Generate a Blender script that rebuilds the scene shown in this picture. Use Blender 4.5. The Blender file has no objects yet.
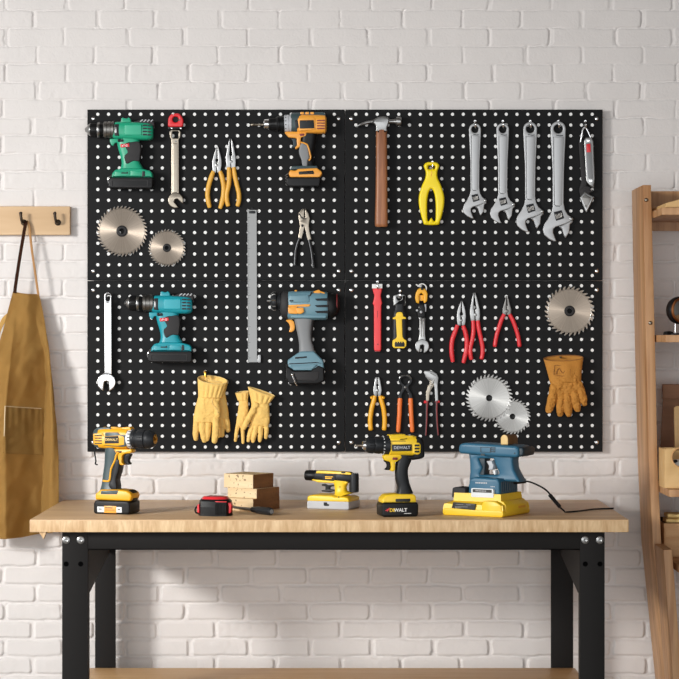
import bpy, bmesh, math, random
import numpy as np
from mathutils import Vector, Matrix

random.seed(7)
SC = bpy.context.scene
COL = SC.collection

# ------------------------------------------------------------------ camera, world, lights, exposure
FPX = 2115.0          # focal length in pixels for a 679 px wide frame
CAMD = 5.0            # camera stands 5 m in front of the pegboard face (plane Y = 0)
CZ = 1.29             # camera height
VX, VY = 345.0, 335.0 # vanishing point / horizon in the frame

cam = bpy.data.cameras.new('camera')
cam.sensor_width = 36.0
cam.lens = 36.0 * FPX / 679.0
cam.shift_x = (339.5 - VX) / 679.0
cam.shift_y = (VY - 339.5) / 679.0
camo = bpy.data.objects.new('camera', cam)
COL.objects.link(camo)
camo.location = (0, -CAMD, CZ)
camo.rotation_euler = (math.radians(90), 0, 0)
SC.camera = camo

world = bpy.data.worlds.new('world')
SC.world = world
world.use_nodes = True
_bg = world.node_tree.nodes['Background']
_bg.inputs[0].default_value = (0.98, 0.99, 1.0, 1)
_bg.inputs[1].default_value = 0.36

def area(name, loc, target, size, sizey, power, col, spread=180):
    l = bpy.data.lights.new(name, 'AREA')
    l.shape = 'RECTANGLE'; l.size = size; l.size_y = sizey
    l.energy = power; l.color = col; l.spread = math.radians(spread)
    o = bpy.data.objects.new(name, l); COL.objects.link(o)
    o.location = loc
    o.rotation_euler = (Vector(target) - Vector(loc)).to_track_quat('-Z', 'Y').to_euler()
    return o
# daylight from a window on the left, in front of the wall
area('window_light', (-3.3, -3.3, 2.05), (-0.35, 0.0, 0.95), 0.8, 0.7, 20, (1.0, 0.985, 0.96), 62)
# added wide fill light behind the camera, brightens the metals and under the bench
area('front_fill_light', (0.0, -7.2, 1.2), (0.0, 0.0, 0.9), 10.0, 2.8, 250, (0.95, 0.975, 1.0))

SC.view_settings.view_transform = 'Standard'
SC.view_settings.look = 'None'
SC.view_settings.gamma = 1.0
SC.view_settings.exposure = 0.0
SC.view_settings.use_curve_mapping = False

# ------------------------------------------------------------------ materials
def lin(c):
    r = []
    for v in c[:3]:
        v = v / 255.0
        r.append(v / 12.92 if v <= 0.04045 else ((v + 0.055) / 1.055) ** 2.4)
    return (r[0], r[1], r[2], 1.0)

def new_mat(name):
    m = bpy.data.materials.new(name); m.use_nodes = True
    nt = m.node_tree
    return m, nt, nt.nodes['Principled BSDF']

def mat(name, rgb, rough=0.5, metal=0.0, var=0.08, scale=60.0, bump=0.0, bscale=400.0, spec=0.5, coat=0.0):
    m, nt, p = new_mat(name)
    c = lin(rgb)
    tc = nt.nodes.new('ShaderNodeTexCoord')
    n = nt.nodes.new('ShaderNodeTexNoise'); n.inputs['Scale'].default_value = scale
    n.inputs['Detail'].default_value = 4
    nt.links.new(tc.outputs['Object'], n.inputs['Vector'])
    mx = nt.nodes.new('ShaderNodeMix'); mx.data_type = 'RGBA'
    mx.inputs['A'].default_value = (c[0]*(1-var), c[1]*(1-var), c[2]*(1-var), 1)
    mx.inputs['B'].default_value = (min(1, c[0]*(1+var)), min(1, c[1]*(1+var)), min(1, c[2]*(1+var)), 1)
    nt.links.new(n.outputs['Fac'], mx.inputs['Factor'])
    nt.links.new(mx.outputs['Result'], p.inputs['Base Color'])
    mr = nt.nodes.new('ShaderNodeMapRange')
    mr.inputs['To Min'].default_value = max(0.02, rough - 0.06); mr.inputs['To Max'].default_value = min(1, rough + 0.06)
    nt.links.new(n.outputs['Fac'], mr.inputs['Value'])
    nt.links.new(mr.outputs['Result'], p.inputs['Roughness'])
    p.inputs['Metallic'].default_value = metal
    p.inputs['Specular IOR Level'].default_value = spec
    p.inputs['Coat Weight'].default_value = coat
    if bump:
        n2 = nt.nodes.new('ShaderNodeTexNoise'); n2.inputs['Scale'].default_value = bscale
        n2.inputs['Detail'].default_value = 3
        nt.links.new(tc.outputs['Object'], n2.inputs['Vector'])
        b = nt.nodes.new('ShaderNodeBump'); b.inputs['Strength'].default_value = bump
        b.inputs['Distance'].default_value = 0.001
        nt.links.new(n2.outputs['Fac'], b.inputs['Height'])
        nt.links.new(b.outputs['Normal'], p.inputs['Normal'])
    return m

def wood(name, c1, c2, axis='X', freq=90.0, stretch=12.0, rough=0.5, knots=0.0, plank=0.0):
    """wood whose grain runs along one object axis"""
    m, nt, p = new_mat(name)
    L = nt.links.new
    tc = nt.nodes.new('ShaderNodeTexCoord')
    mp = nt.nodes.new('ShaderNodeMapping')
    sc = {'X': (1/stretch, 1, 1), 'Y': (1, 1/stretch, 1), 'Z': (1, 1, 1/stretch)}[axis]
    mp.inputs['Scale'].default_value = sc
    L(tc.outputs['Object'], mp.inputs['Vector'])
    n1 = nt.nodes.new('ShaderNodeTexNoise'); n1.inputs['Scale'].default_value = freq
    n1.inputs['Detail'].default_value = 6; n1.inputs['Distortion'].default_value = 0.6
    L(mp.outputs['Vector'], n1.inputs['Vector'])
    n2 = nt.nodes.new('ShaderNodeTexNoise'); n2.inputs['Scale'].default_value = freq * 0.22
    n2.inputs['Detail'].default_value = 3
    L(mp.outputs['Vector'], n2.inputs['Vector'])
    ad = nt.nodes.new('ShaderNodeMath'); ad.operation = 'ADD'
    L(n1.outputs['Fac'], ad.inputs[0]); L(n2.outputs['Fac'], ad.inputs[1])
    rp = nt.nodes.new('ShaderNodeMapRange')
    rp.inputs['From Min'].default_value = 0.7; rp.inputs['From Max'].default_value = 1.35
    L(ad.outputs['Value'], rp.inputs['Value'])
    mx = nt.nodes.new('ShaderNodeMix'); mx.data_type = 'RGBA'
    mx.inputs['A'].default_value = lin(c1); mx.inputs['B'].default_value = lin(c2)
    L(rp.outputs['Result'], mx.inputs['Factor'])
    out = mx.outputs['Result']
    if knots:
        v = nt.nodes.new('ShaderNodeTexNoise'); v.inputs['Scale'].default_value = 175
        v.inputs['Detail'].default_value = 0
        L(tc.outputs['Object'], v.inputs['Vector'])
        r2 = nt.nodes.new('ShaderNodeMapRange')
        r2.inputs['From Min'].default_value = 0.715; r2.inputs['From Max'].default_value = 0.74
        r2.inputs['To Max'].default_value = knots
        L(v.outputs['Fac'], r2.inputs['Value'])
        m3 = nt.nodes.new('ShaderNodeMix'); m3.data_type = 'RGBA'
        m3.inputs['B'].default_value = lin((88, 55, 30))
        L(r2.outputs['Result'], m3.inputs['Factor']); L(out, m3.inputs['A'])
        out = m3.outputs['Result']
    L(out, p.inputs['Base Color'])
    p.inputs['Roughness'].default_value = rough
    b = nt.nodes.new('ShaderNodeBump'); b.inputs['Strength'].default_value = 0.15
    b.inputs['Distance'].default_value = 0.001
    L(n1.outputs['Fac'], b.inputs['Height']); L(b.outputs['Normal'], p.inputs['Normal'])
    return m

def blade_mat(name, rgb, rough=0.32):
    """radially ground steel: anisotropic about the blade's own axis"""
    m, nt, p = new_mat(name)
    L = nt.links.new
    tc = nt.nodes.new('ShaderNodeTexCoord')
    sx = nt.nodes.new('ShaderNodeSeparateXYZ'); L(tc.outputs['Object'], sx.inputs[0])
    at = nt.nodes.new('ShaderNodeMath'); at.operation = 'ARCTAN2'
    L(sx.outputs['Z'], at.inputs[0]); L(sx.outputs['X'], at.inputs[1])
    n = nt.nodes.new('ShaderNodeTexNoise'); n.noise_dimensions = '1D'
    n.inputs['Scale'].default_value = 14; n.inputs['Detail'].default_value = 5
    L(at.outputs[0], n.inputs['W'])
    c = lin(rgb)
    mx = nt.nodes.new('ShaderNodeMix'); mx.data_type = 'RGBA'
    mx.inputs['A'].default_value = (c[0]*.66, c[1]*.66, c[2]*.66, 1); mx.inputs['B'].default_value = c  # bright and dark wedges of reflected light painted round the disc
    L(n.outputs['Fac'], mx.inputs['Factor']); L(mx.outputs['Result'], p.inputs['Base Color'])
    p.inputs['Metallic'].default_value = 1.0
    p.inputs['Roughness'].default_value = rough
    p.inputs['Anisotropic'].default_value = 0.9
    p.inputs['Anisotropic Rotation'].default_value = 0.25
    t = nt.nodes.new('ShaderNodeTangent'); t.direction_type = 'RADIAL'; t.axis = 'Y'
    L(t.outputs[0], p.inputs['Tangent'])
    return m

M = {}
M['brick'] = mat('painted_white_brick', (222, 217, 214), 0.62, var=0.05, scale=14, bump=0.7, bscale=190, spec=0.3)
M['ceiling'] = mat('grey_plaster', (120, 114, 108), 0.8, var=0.03, scale=8)
M['floor'] = wood('floor_wood', (178, 168, 156), (200, 190, 178), 'X', 30, 10, 0.5)
M['peg'] = mat('black_board', (17, 17, 18), 0.62, var=0.1, scale=220, bump=0.25, bscale=900, spec=0.2)
M['hole'] = mat('hole_black', (8, 8, 8), 0.95, var=0.02, spec=0.0)
M['white_dot'] = mat('white_backing', (238, 238, 236), 0.6, var=0.02)
M['bench_wood'] = wood('oak_top', (200, 160, 116), (228, 196, 154), 'X', 110, 14, 0.45)
M['bench_edge'] = wood('oak_edge', (190, 150, 104), (234, 204, 160), 'Z', 150, 5, 0.5)
M['shelf_wood'] = wood('pine_board', (205, 162, 108), (226, 188, 138), 'X', 90, 14, 0.5)
M['rail_wood'] = wood('pale_maple', (196, 160, 118), (222, 190, 150), 'X', 34, 9, 0.5)
M['upright_wood'] = wood('oak_upright', (158, 108, 64), (220, 174, 126), 'Z', 70, 18, 0.5)
M['black_steel'] = mat('black_powder_coat', (25, 23, 22), 0.6, var=0.06, scale=300, bump=0.1, bscale=1200, spec=0.15)
M['black'] = mat('black_plastic', (18, 18, 19), 0.42, var=0.12, bump=0.1, bscale=900, spec=0.25)
M['dark_grey'] = mat('dark_grey_rubber', (50, 49, 50), 0.6, var=0.1, bump=0.2, bscale=900, spec=0.25)
M['charcoal'] = mat('charcoal_plastic', (31, 33, 36), 0.45, var=0.1, spec=0.3)
M['mid_grey'] = mat('grey_plastic', (128, 130, 132), 0.5, var=0.06)
M['light_grey'] = mat('light_grey_plastic', (190, 192, 196), 0.5, var=0.05)
M['white'] = mat('white_plastic', (232, 232, 230), 0.45, var=0.03)
M['chrome'] = mat('chrome', (225, 225, 226), 0.2, 1.0, var=0.04)
M['steel'] = mat('satin_steel', (156, 156, 155), 0.36, 1.0, var=0.08, scale=120)
M['rule_steel'] = mat('rule_steel', (134, 134, 133), 0.42, 1.0, var=0.1, scale=40)
M['steel_dark'] = mat('dark_steel', (128, 126, 123), 0.42, 1.0, var=0.12, scale=160)
M['steel_dull'] = mat('dull_grey_steel', (176, 177, 178), 0.48, 0.75, var=0.07, scale=150)
M['steel_warm'] = mat('warm_steel', (150, 141, 128), 0.34, 1.0, var=0.1, scale=90)
M['brass'] = mat('brass', (212, 160, 62), 0.3, 1.0, var=0.06)
M['copper'] = mat('copper', (196, 130, 84), 0.32, 1.0, var=0.06)
M['bronze'] = mat('dark_bronze', (64, 52, 42), 0.4, 0.6, var=0.1)
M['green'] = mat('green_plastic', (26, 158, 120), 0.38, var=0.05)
M['green_pale'] = mat('pale_green_plastic', (38, 168, 130), 0.36, var=0.04)  # paler green for the raised side panel
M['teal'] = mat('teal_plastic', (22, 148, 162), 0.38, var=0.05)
M['teal_pale'] = mat('pale_teal_plastic', (30, 160, 174), 0.36, var=0.04)  # paler teal for the raised side panel
M['slate'] = mat('blue_grey_plastic', (104, 142, 156), 0.42, var=0.05)
M['slate_green'] = mat('slate_green_plastic', (60, 77, 80), 0.42, var=0.06)
M['orange'] = mat('orange_plastic', (242, 166, 62), 0.4, var=0.05)
M['hot_orange'] = mat('bright_orange_plastic', (236, 118, 44), 0.42, var=0.05)
M['amber'] = mat('amber_plastic', (240, 174, 30), 0.38, var=0.05)
M['amber_grip'] = mat('amber_grip', (232, 166, 48), 0.42, var=0.05)
M['mustard'] = mat('mustard_grip', (226, 170, 62), 0.44, var=0.05)
M['yellow'] = mat('yellow_plastic', (247, 205, 40), 0.4, var=0.04)
M['lemon'] = mat('lemon_plastic', (250, 222, 12), 0.38, var=0.04)
M['red'] = mat('red_plastic', (222, 44, 52), 0.38, var=0.06)
M['red_bright'] = mat('bright_red_plastic', (236, 62, 66), 0.42, var=0.05)  # brighter red for the flat bar
M['maroon'] = mat('maroon_grip', (128, 42, 44), 0.45, var=0.08)
M['navy'] = mat('petrol_blue_plastic', (44, 100, 128), 0.42, var=0.05)
M['navy_dark'] = mat('dark_petrol_plastic', (28, 48, 58), 0.5, var=0.06)
M['hammer_wood'] = wood('walnut_handle', (120, 70, 40), (176, 114, 72), 'Z', 150, 12, 0.42)
M['block_wood'] = wood('pale_pine', (214, 184, 138), (234, 210, 170), 'X', 90, 8, 0.6, knots=0.75)
M['block_end'] = wood('shaded_end_grain', (112, 72, 42), (140, 94, 58), 'Y', 120, 4, 0.65, knots=0.6)  # end grain darkened further, with the shade of the right faces in it
M['stub_wood'] = wood('brown_stub', (96, 62, 30), (124, 86, 46), 'X', 120, 6, 0.6)
M['stub_end'] = wood('pale_stub_end', (224, 186, 120), (236, 202, 140), 'Z', 120, 3, 0.6)
M['crate_wood'] = wood('crate_wood', (196, 146, 92), (224, 180, 126), 'X', 70, 7, 0.55)
M['box_wood'] = wood('pale_box', (214, 172, 112), (226, 188, 130), 'X', 60, 9, 0.55)
M['brown_board'] = wood('brown_board', (122, 80, 48), (146, 100, 64), 'X', 70, 9, 0.6)
M['apron'] = mat('ochre_canvas', (188, 148, 84), 0.85, var=0.1, scale=24, bump=0.35, bscale=1400, spec=0.2)
M['apron_light'] = mat('cream_stitch', (222, 200, 160), 0.85, var=0.05)
M['leather_dark'] = mat('dark_leather', (52, 29, 17), 0.8, var=0.15, spec=0.1)
M['leather_tan'] = mat('tan_leather', (168, 122, 70), 0.6, var=0.12)
M['glove'] = mat('yellow_leather', (238, 196, 112), 0.7, var=0.12, scale=55, bump=0.5, bscale=420, spec=0.3)
M['glove_edge'] = mat('pale_leather_hem', (238, 206, 136), 0.7, var=0.08)
M['glove_brown'] = mat('brown_leather', (186, 128, 56), 0.75, var=0.2, scale=45, bump=0.6, bscale=380, spec=0.25)
M['glove_brown_edge'] = mat('brown_leather_hem', (142, 92, 46), 0.75, var=0.12)
M['blade'] = blade_mat('ground_blade_steel', (166, 164, 160))
M['blade_tan'] = blade_mat('tan_blade_steel', (146, 134, 121), 0.36)
M['mirror'] = mat('mirror', (235, 238, 238), 0.06, 1.0, var=0.01)
M['label_white'] = mat('white_label', (226, 230, 232), 0.5, var=0.02)
M['label_dark'] = mat('dark_label', (34, 34, 30), 0.5, var=0.1)

# ------------------------------------------------------------------ building helpers
class View:
    """turns sketch units (u right, v down, d towards the viewer) into metres on a plane of constant depth"""
    def __init__(s, x0, y0, k, Y0=0.0, Yref=None, vfloor=None, zfloor=None, uref=None, xs=1.0):
        s.x0, s.y0, s.k, s.Y0 = x0, y0, k, Y0
        s.sc = FPX / (CAMD + (Y0 if Yref is None else Yref))
        s.vf, s.zf = vfloor, zfloor
        s.uref, s.xs = uref, xs
        s.m = 1.0 / (k * s.sc)
    def X(s, u):
        if s.uref is None: return (s.x0 + u / s.k - VX) / s.sc
        return (s.x0 + s.uref / s.k - VX) / s.sc + (u - s.uref) * s.m * s.xs
    def w(s, u, v, d=0.0):
        if s.vf is None: z = CZ - (s.y0 + v / s.k - VY) / s.sc
        else: z = s.zf + (s.vf - v) * s.m
        return Vector((s.X(u), s.Y0 - d * s.m, z))

def rnd(pts, r, n=4):
    """round the corners of a polygon"""
    out = []; N = len(pts)
    rs = r if isinstance(r, (list, tuple)) else [r] * N
    for i in range(N):
        p0 = Vector(pts[i-1]); p = Vector(pts[i]); p1 = Vector(pts[(i+1) % N])
        a = p0 - p; b = p1 - p
        t = min(rs[i], a.length * 0.48, b.length * 0.48)
        if t <= 1e-6: out.append(tuple(p)); continue
        A = p + a.normalized() * t; B = p + b.normalized() * t
        for k in range(n + 1):
            f = k / n
            q = A * (1-f)**2 + p * (2*f*(1-f)) + B * f*f
            out.append(tuple(q))
    return out

def spl(pts, n=5, closed=True):
    """Catmull-Rom through points of any dimension"""
    P = [np.array(p, float) for p in pts]; N = len(P); out = []
    rng = range(N) if closed else range(N - 1)
    for i in rng:
        if closed: a, b, c, d = P[i-1], P[i], P[(i+1) % N], P[(i+2) % N]
        else: a, b, c, d = P[max(i-1, 0)], P[i], P[i+1], P[min(i+2, N-1)]
        for k in range(n):
            t = k / n
            out.append(tuple(0.5*((2*b) + (c-a)*t + (2*a-5*b+4*c-d)*t*t + (3*b-a-3*c+d)*t**3)))
    if not closed: out.append(tuple(P[-1]))
    return out

def circ(u, v, r, n=24, r2=None, a0=0.0):
    r2 = r if r2 is None else r2
    return [(u + r*math.cos(a0+2*math.pi*i/n), v + r2*math.sin(a0+2*math.pi*i/n)) for i in range(n)]

def rect(u0, v0, u1, v1):
    return [(u0, v0), (u1, v0), (u1, v1), (u0, v1)]

class MB:
    def __init__(s, V): s.bm = bmesh.new(); s.V = V
    def _v(s, u, v, d): return s.bm.verts.new(s.V.w(u, v, d))
    def flat(s, loops, d0, d1, bev=0.0, seg=2, m=0):
        """extruded outline (further loops are holes) from depth d0 to d1 with rounded edges"""
        if not isinstance(loops[0][0], (tuple, list, np.ndarray)): loops = [loops]
        cu = bpy.data.curves.new('tmp', 'CURVE'); cu.dimensions = '2D'; cu.fill_mode = 'BOTH'
        h = abs(d1 - d0) / 2; bev = min(bev, h * 0.98)
        cu.extrude = h - bev; cu.bevel_depth = bev; cu.bevel_resolution = seg - 1
        if bev: cu.offset = -bev
        for lp in loops:
            sp = cu.splines.new('POLY'); sp.points.add(len(lp) - 1); sp.use_cyclic_u = True
            for q, p in zip(sp.points, lp): q.co = (p[0], -p[1], 0, 1)
        ob = bpy.data.objects.new('tmp', cu)
        me = bpy.data.meshes.new_from_object(ob)
        mid = (d0 + d1) / 2
        t = bmesh.new(); t.from_mesh(me)
        bmesh.ops.remove_doubles(t, verts=t.verts[:], dist=1e-4)
        bmesh.ops.recalc_face_normals(t, faces=t.faces[:])
        mp = {}
        for v in t.verts: mp[v] = s._v(v.co.x, -v.co.y, mid + v.co.z)
        for f in t.faces:
            try: g = s.bm.faces.new([mp[v] for v in f.verts]); g.material_index = m
            except ValueError: pass
        t.free()
        bpy.data.objects.remove(ob); bpy.data.curves.remove(cu); bpy.data.meshes.remove(me)
        return s
    def box(s, u0, v0, u1, v1, d0, d1, bev=0.0, m=0, seg=2):
        return s.flat(rect(u0, v0, u1, v1), d0, d1, bev, seg, m)
    def _skin(s, rings, m, cap=True, closed=False):
        N = len(rings[0])
        pr = list(zip(rings[:-1], rings[1:]))
        if closed: pr.append((rings[-1], rings[0]))
        for a, b in pr:
            for i in range(N):
                j = (i + 1) % N
                try: f = s.bm.faces.new((a[i], a[j], b[j], b[i])); f.material_index = m
                except ValueError: pass
        if cap and not closed:
            for r in (rings[0], rings[-1]):
                try: f = s.bm.faces.new(r); f.material_index = m
                except ValueError: pass
    def loft(s, pts, n=2.0, seg=20, m=0, cap=True, res=0):
        """tube along a path in the view plane; each point (u, v, d, half width, half depth)"""
        if res: pts = spl(pts, res, False)
        P = [np.array(p, float) for p in pts]; rings = []
        for i, p in enumerate(P):
            a = P[max(i-1, 0)]; b = P[min(i+1, len(P)-1)]
            t = b[:2] - a[:2]; L = np.hypot(*t)
            t = t / L if L > 1e-6 else np.array([1., 0.])
            nx, ny = -t[1], t[0]
            ring = []
            for k in range(seg):
                th = 2*math.pi*k/seg
                c, q = math.cos(th), math.sin(th)
                c = math.copysign(abs(c)**(2/n), c); q = math.copysign(abs(q)**(2/n), q)
                ring.append(s._v(p[0] + nx*c*p[3], p[1] + ny*c*p[3], p[2] + q*p[4]))
            rings.append(ring)
        s._skin(rings, m, cap); return s
    def turn(s, prof, v, d, seg=24, m=0):
        """turned along u: prof of (u, radius)"""
        return s.loft([(u, v, d, max(r, 0.01), max(r, 0.01)) for u, r in prof], 2, seg, m)
    def pin(s, u, v, prof, seg=16, m=0):
        """turned about the depth axis: prof of (d, radius)"""
        rings = [[s._v(u + max(r, .01)*math.cos(2*math.pi*k/seg), v + max(r, .01)*math.sin(2*math.pi*k/seg), d) for k in range(seg)] for d, r in prof]
        s._skin(rings, m); return s
    def post(s, u, d, prof, seg=20, m=0):
        """turned about the vertical: prof of (v, radius)"""
        return s.loft([(u, v, d, max(r, .01), max(r, .01)) for v, r in prof], 2, seg, m)
    def tube(s, pts, r, seg=10, m=0, res=0, closed=False, flatk=1.0):
        """round tube through 3-D points"""
        if res: pts = spl(pts, res, closed)
        P = [np.array(p, float) for p in pts]; N = len(P); rings = []
        ref = None
        rr = r if isinstance(r, (list, tuple)) else None
        for i, p in enumerate(P):
            a = P[i-1] if (closed or i > 0) else p
            b = P[(i+1) % N] if (closed or i < N-1) else p
            t = b - a; t = t / (np.linalg.norm(t) + 1e-9)
            if ref is None:
                ref = np.array([0, 0, 1.]) if abs(t[2]) < 0.9 else np.array([1., 0, 0])
            x = ref - t * np.dot(ref, t); x /= np.linalg.norm(x) + 1e-9
            y = np.cross(t, x); ref = x
            R = np.interp(i/(N-1), np.linspace(0, 1, len(rr)), rr) if rr else r
            rings.append([s._v(*(p + (x*math.cos(2*math.pi*k/seg)*flatk + y*math.sin(2*math.pi*k/seg))*R)) for k in range(seg)])
        s._skin(rings, m, True, closed); return s
    def ball(s, u, v, d, r, m=0, ru=None, rd=None, seg=14):
        ru = ru or r; rd = rd or r; rings = []
        for i in range(1, 9):
            ph = math.pi * i / 9
            rings.append([s._v(u + ru*math.sin(ph)*math.cos(2*math.pi*k/seg), v - r*math.cos(ph), d + rd*math.sin(ph)*math.sin(2*math.pi*k/seg)) for k in range(seg)])
        s._skin(rings, m); return s
    def text(s, body, u, v, d, size, ext=0.4, m=0, w=1.0, shear=0.0, bold=0.0):
        cu = bpy.data.curves.new('tmp', 'FONT'); cu.body = body; cu.size = size
        cu.align_x = 'CENTER'; cu.align_y = 'CENTER'; cu.extrude = ext; cu.shear = shear; cu.offset = bold
        ob = bpy.data.objects.new('tmp', cu)
        me = bpy.data.meshes.new_from_object(ob)
        t = bmesh.new(); t.from_mesh(me); mp = {}
        for q in t.verts: mp[q] = s._v(u + q.co.x*w, v - q.co.y, d + q.co.z)
        for f in t.faces:
            try: g = s.bm.faces.new([mp[q] for q in f.verts]); g.material_index = m
            except ValueError: pass
        t.free(); bpy.data.objects.remove(ob); bpy.data.curves.remove(cu); bpy.data.meshes.remove(me)
        return s
    def grid(s, rows, m=0, closed=False):
        """sheet through rows of (u, v, d)"""
        R = [[s._v(*p) for p in row] for row in rows]
        for a, b in zip(R[:-1], R[1:]):
            for i in range(len(a) - 1):
                f = s.bm.faces.new((a[i], a[i+1], b[i+1], b[i])); f.material_index = m
        return s
    def wbox(s, x0, y0, z0, x1, y1, z1, bev=0.0, m=0):
        """box straight in metres"""
        t = bmesh.new()
        bmesh.ops.create_cube(t, size=1.0)
        for v in t.verts: v.co = Vector(((x0+x1)/2 + v.co.x*(x1-x0), (y0+y1)/2 + v.co.y*(y1-y0), (z0+z1)/2 + v.co.z*(z1-z0)))
        if bev: bmesh.ops.bevel(t, geom=t.edges[:], offset=bev, segments=2, profile=0.6, affect='EDGES')
        mp = {v: s.bm.verts.new(v.co) for v in t.verts}
        for f in t.faces:
            g = s.bm.faces.new([mp[v] for v in f.verts]); g.material_index = m
        t.free(); return s

class World:                       # identity view: metres straight
    m = 1.0
    def w(s, x, y, z): return Vector((x, y, z))
WV = World()

def obj_from_bm(name, bm, mats, parent=None, root=None, ang=38, thin=0.0, recalc=True):
    if recalc: bmesh.ops.recalc_face_normals(bm, faces=bm.faces[:])
    if root is not None:
        off = Vector(root.location)
        for v in bm.verts: v.co -= off
    me = bpy.data.meshes.new(name); bm.to_mesh(me); bm.free()
    me.shade_smooth()
    if ang < 179: me.set_sharp_from_angle(angle=math.radians(ang))
    for mm in (mats if isinstance(mats, (list, tuple)) else [mats]): me.materials.append(M[mm] if isinstance(mm, str) else mm)
    o = bpy.data.objects.new(name, me); COL.objects.link(o)
    if parent is not None: o.parent = parent
    return o

def part(name, mb, mats, root, parent=None, **k):
    return obj_from_bm(name, mb.bm, mats, parent or root, root, **k)

def tag(o, label, cat, group=None):
    o['label'] = label; o['category'] = cat
    if group: o['group'] = group
    return o

def thing(name, label, cat, loc, group=None):
    o = bpy.data.objects.new(name, None); COL.objects.link(o)
    o.location = loc; o.empty_display_size = 0.03
    return tag(o, label, cat, group)

def single(name, mb, mats, label, cat, loc, group=None, **k):
    """a thing that is one mesh, with its origin at loc"""
    class R: location = loc
    o = obj_from_bm(name, mb.bm, mats, None, R, **k)
    o.location = loc
    return tag(o, label, cat, group)

def dup(root, loc, label, group=None):
    r = root.copy(); COL.objects.link(r); r.location = loc; r['label'] = label
    if group: r['group'] = group
    for ch in root.children:
        c = ch.copy(); COL.objects.link(c); c.parent = r
        for g in ch.children:
            e = g.copy(); COL.objects.link(e); e.parent = c
    return r

def remesh(bm, voxel, smooth=4, disp=None):
    """weld overlapping lumps into one continuous surface"""
    bmesh.ops.recalc_face_normals(bm, faces=bm.faces[:])
    me = bpy.data.meshes.new('tmp'); bm.to_mesh(me); bm.free()
    ob = bpy.data.objects.new('tmp', me); COL.objects.link(ob)
    r = ob.modifiers.new('r', 'REMESH'); r.mode = 'VOXEL'; r.voxel_size = voxel
    if smooth:
        sm = ob.modifiers.new('s', 'SMOOTH'); sm.iterations = smooth; sm.factor = 0.5
    dg = bpy.context.evaluated_depsgraph_get(); dg.update()
    m2 = bpy.data.meshes.new_from_object(ob.evaluated_get(dg))
    b = bmesh.new(); b.from_mesh(m2)
    bpy.data.objects.remove(ob); bpy.data.meshes.remove(me); bpy.data.meshes.remove(m2)
    if disp:
        for v in b.verts: v.co = disp(v.co.copy())
    return b

# ------------------------------------------------------------------ the setting
WALLY = 0.018
def vnoise(x, y, seed):
    rg = np.random.RandomState(seed); g = rg.rand(256, 256)
    xi = np.floor(x).astype(int); yi = np.floor(y).astype(int); fx = x - xi; fy = y - yi
    fx = fx*fx*(3-2*fx); fy = fy*fy*(3-2*fy)
    a = g[yi % 256, xi % 256]; b = g[yi % 256, (xi+1) % 256]; c = g[(yi+1) % 256, xi % 256]; d = g[(yi+1) % 256, (xi+1) % 256]
    return (a*(1-fx)+b*fx)*(1-fy) + (c*(1-fx)+d*fx)*fy - 0.5

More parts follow.
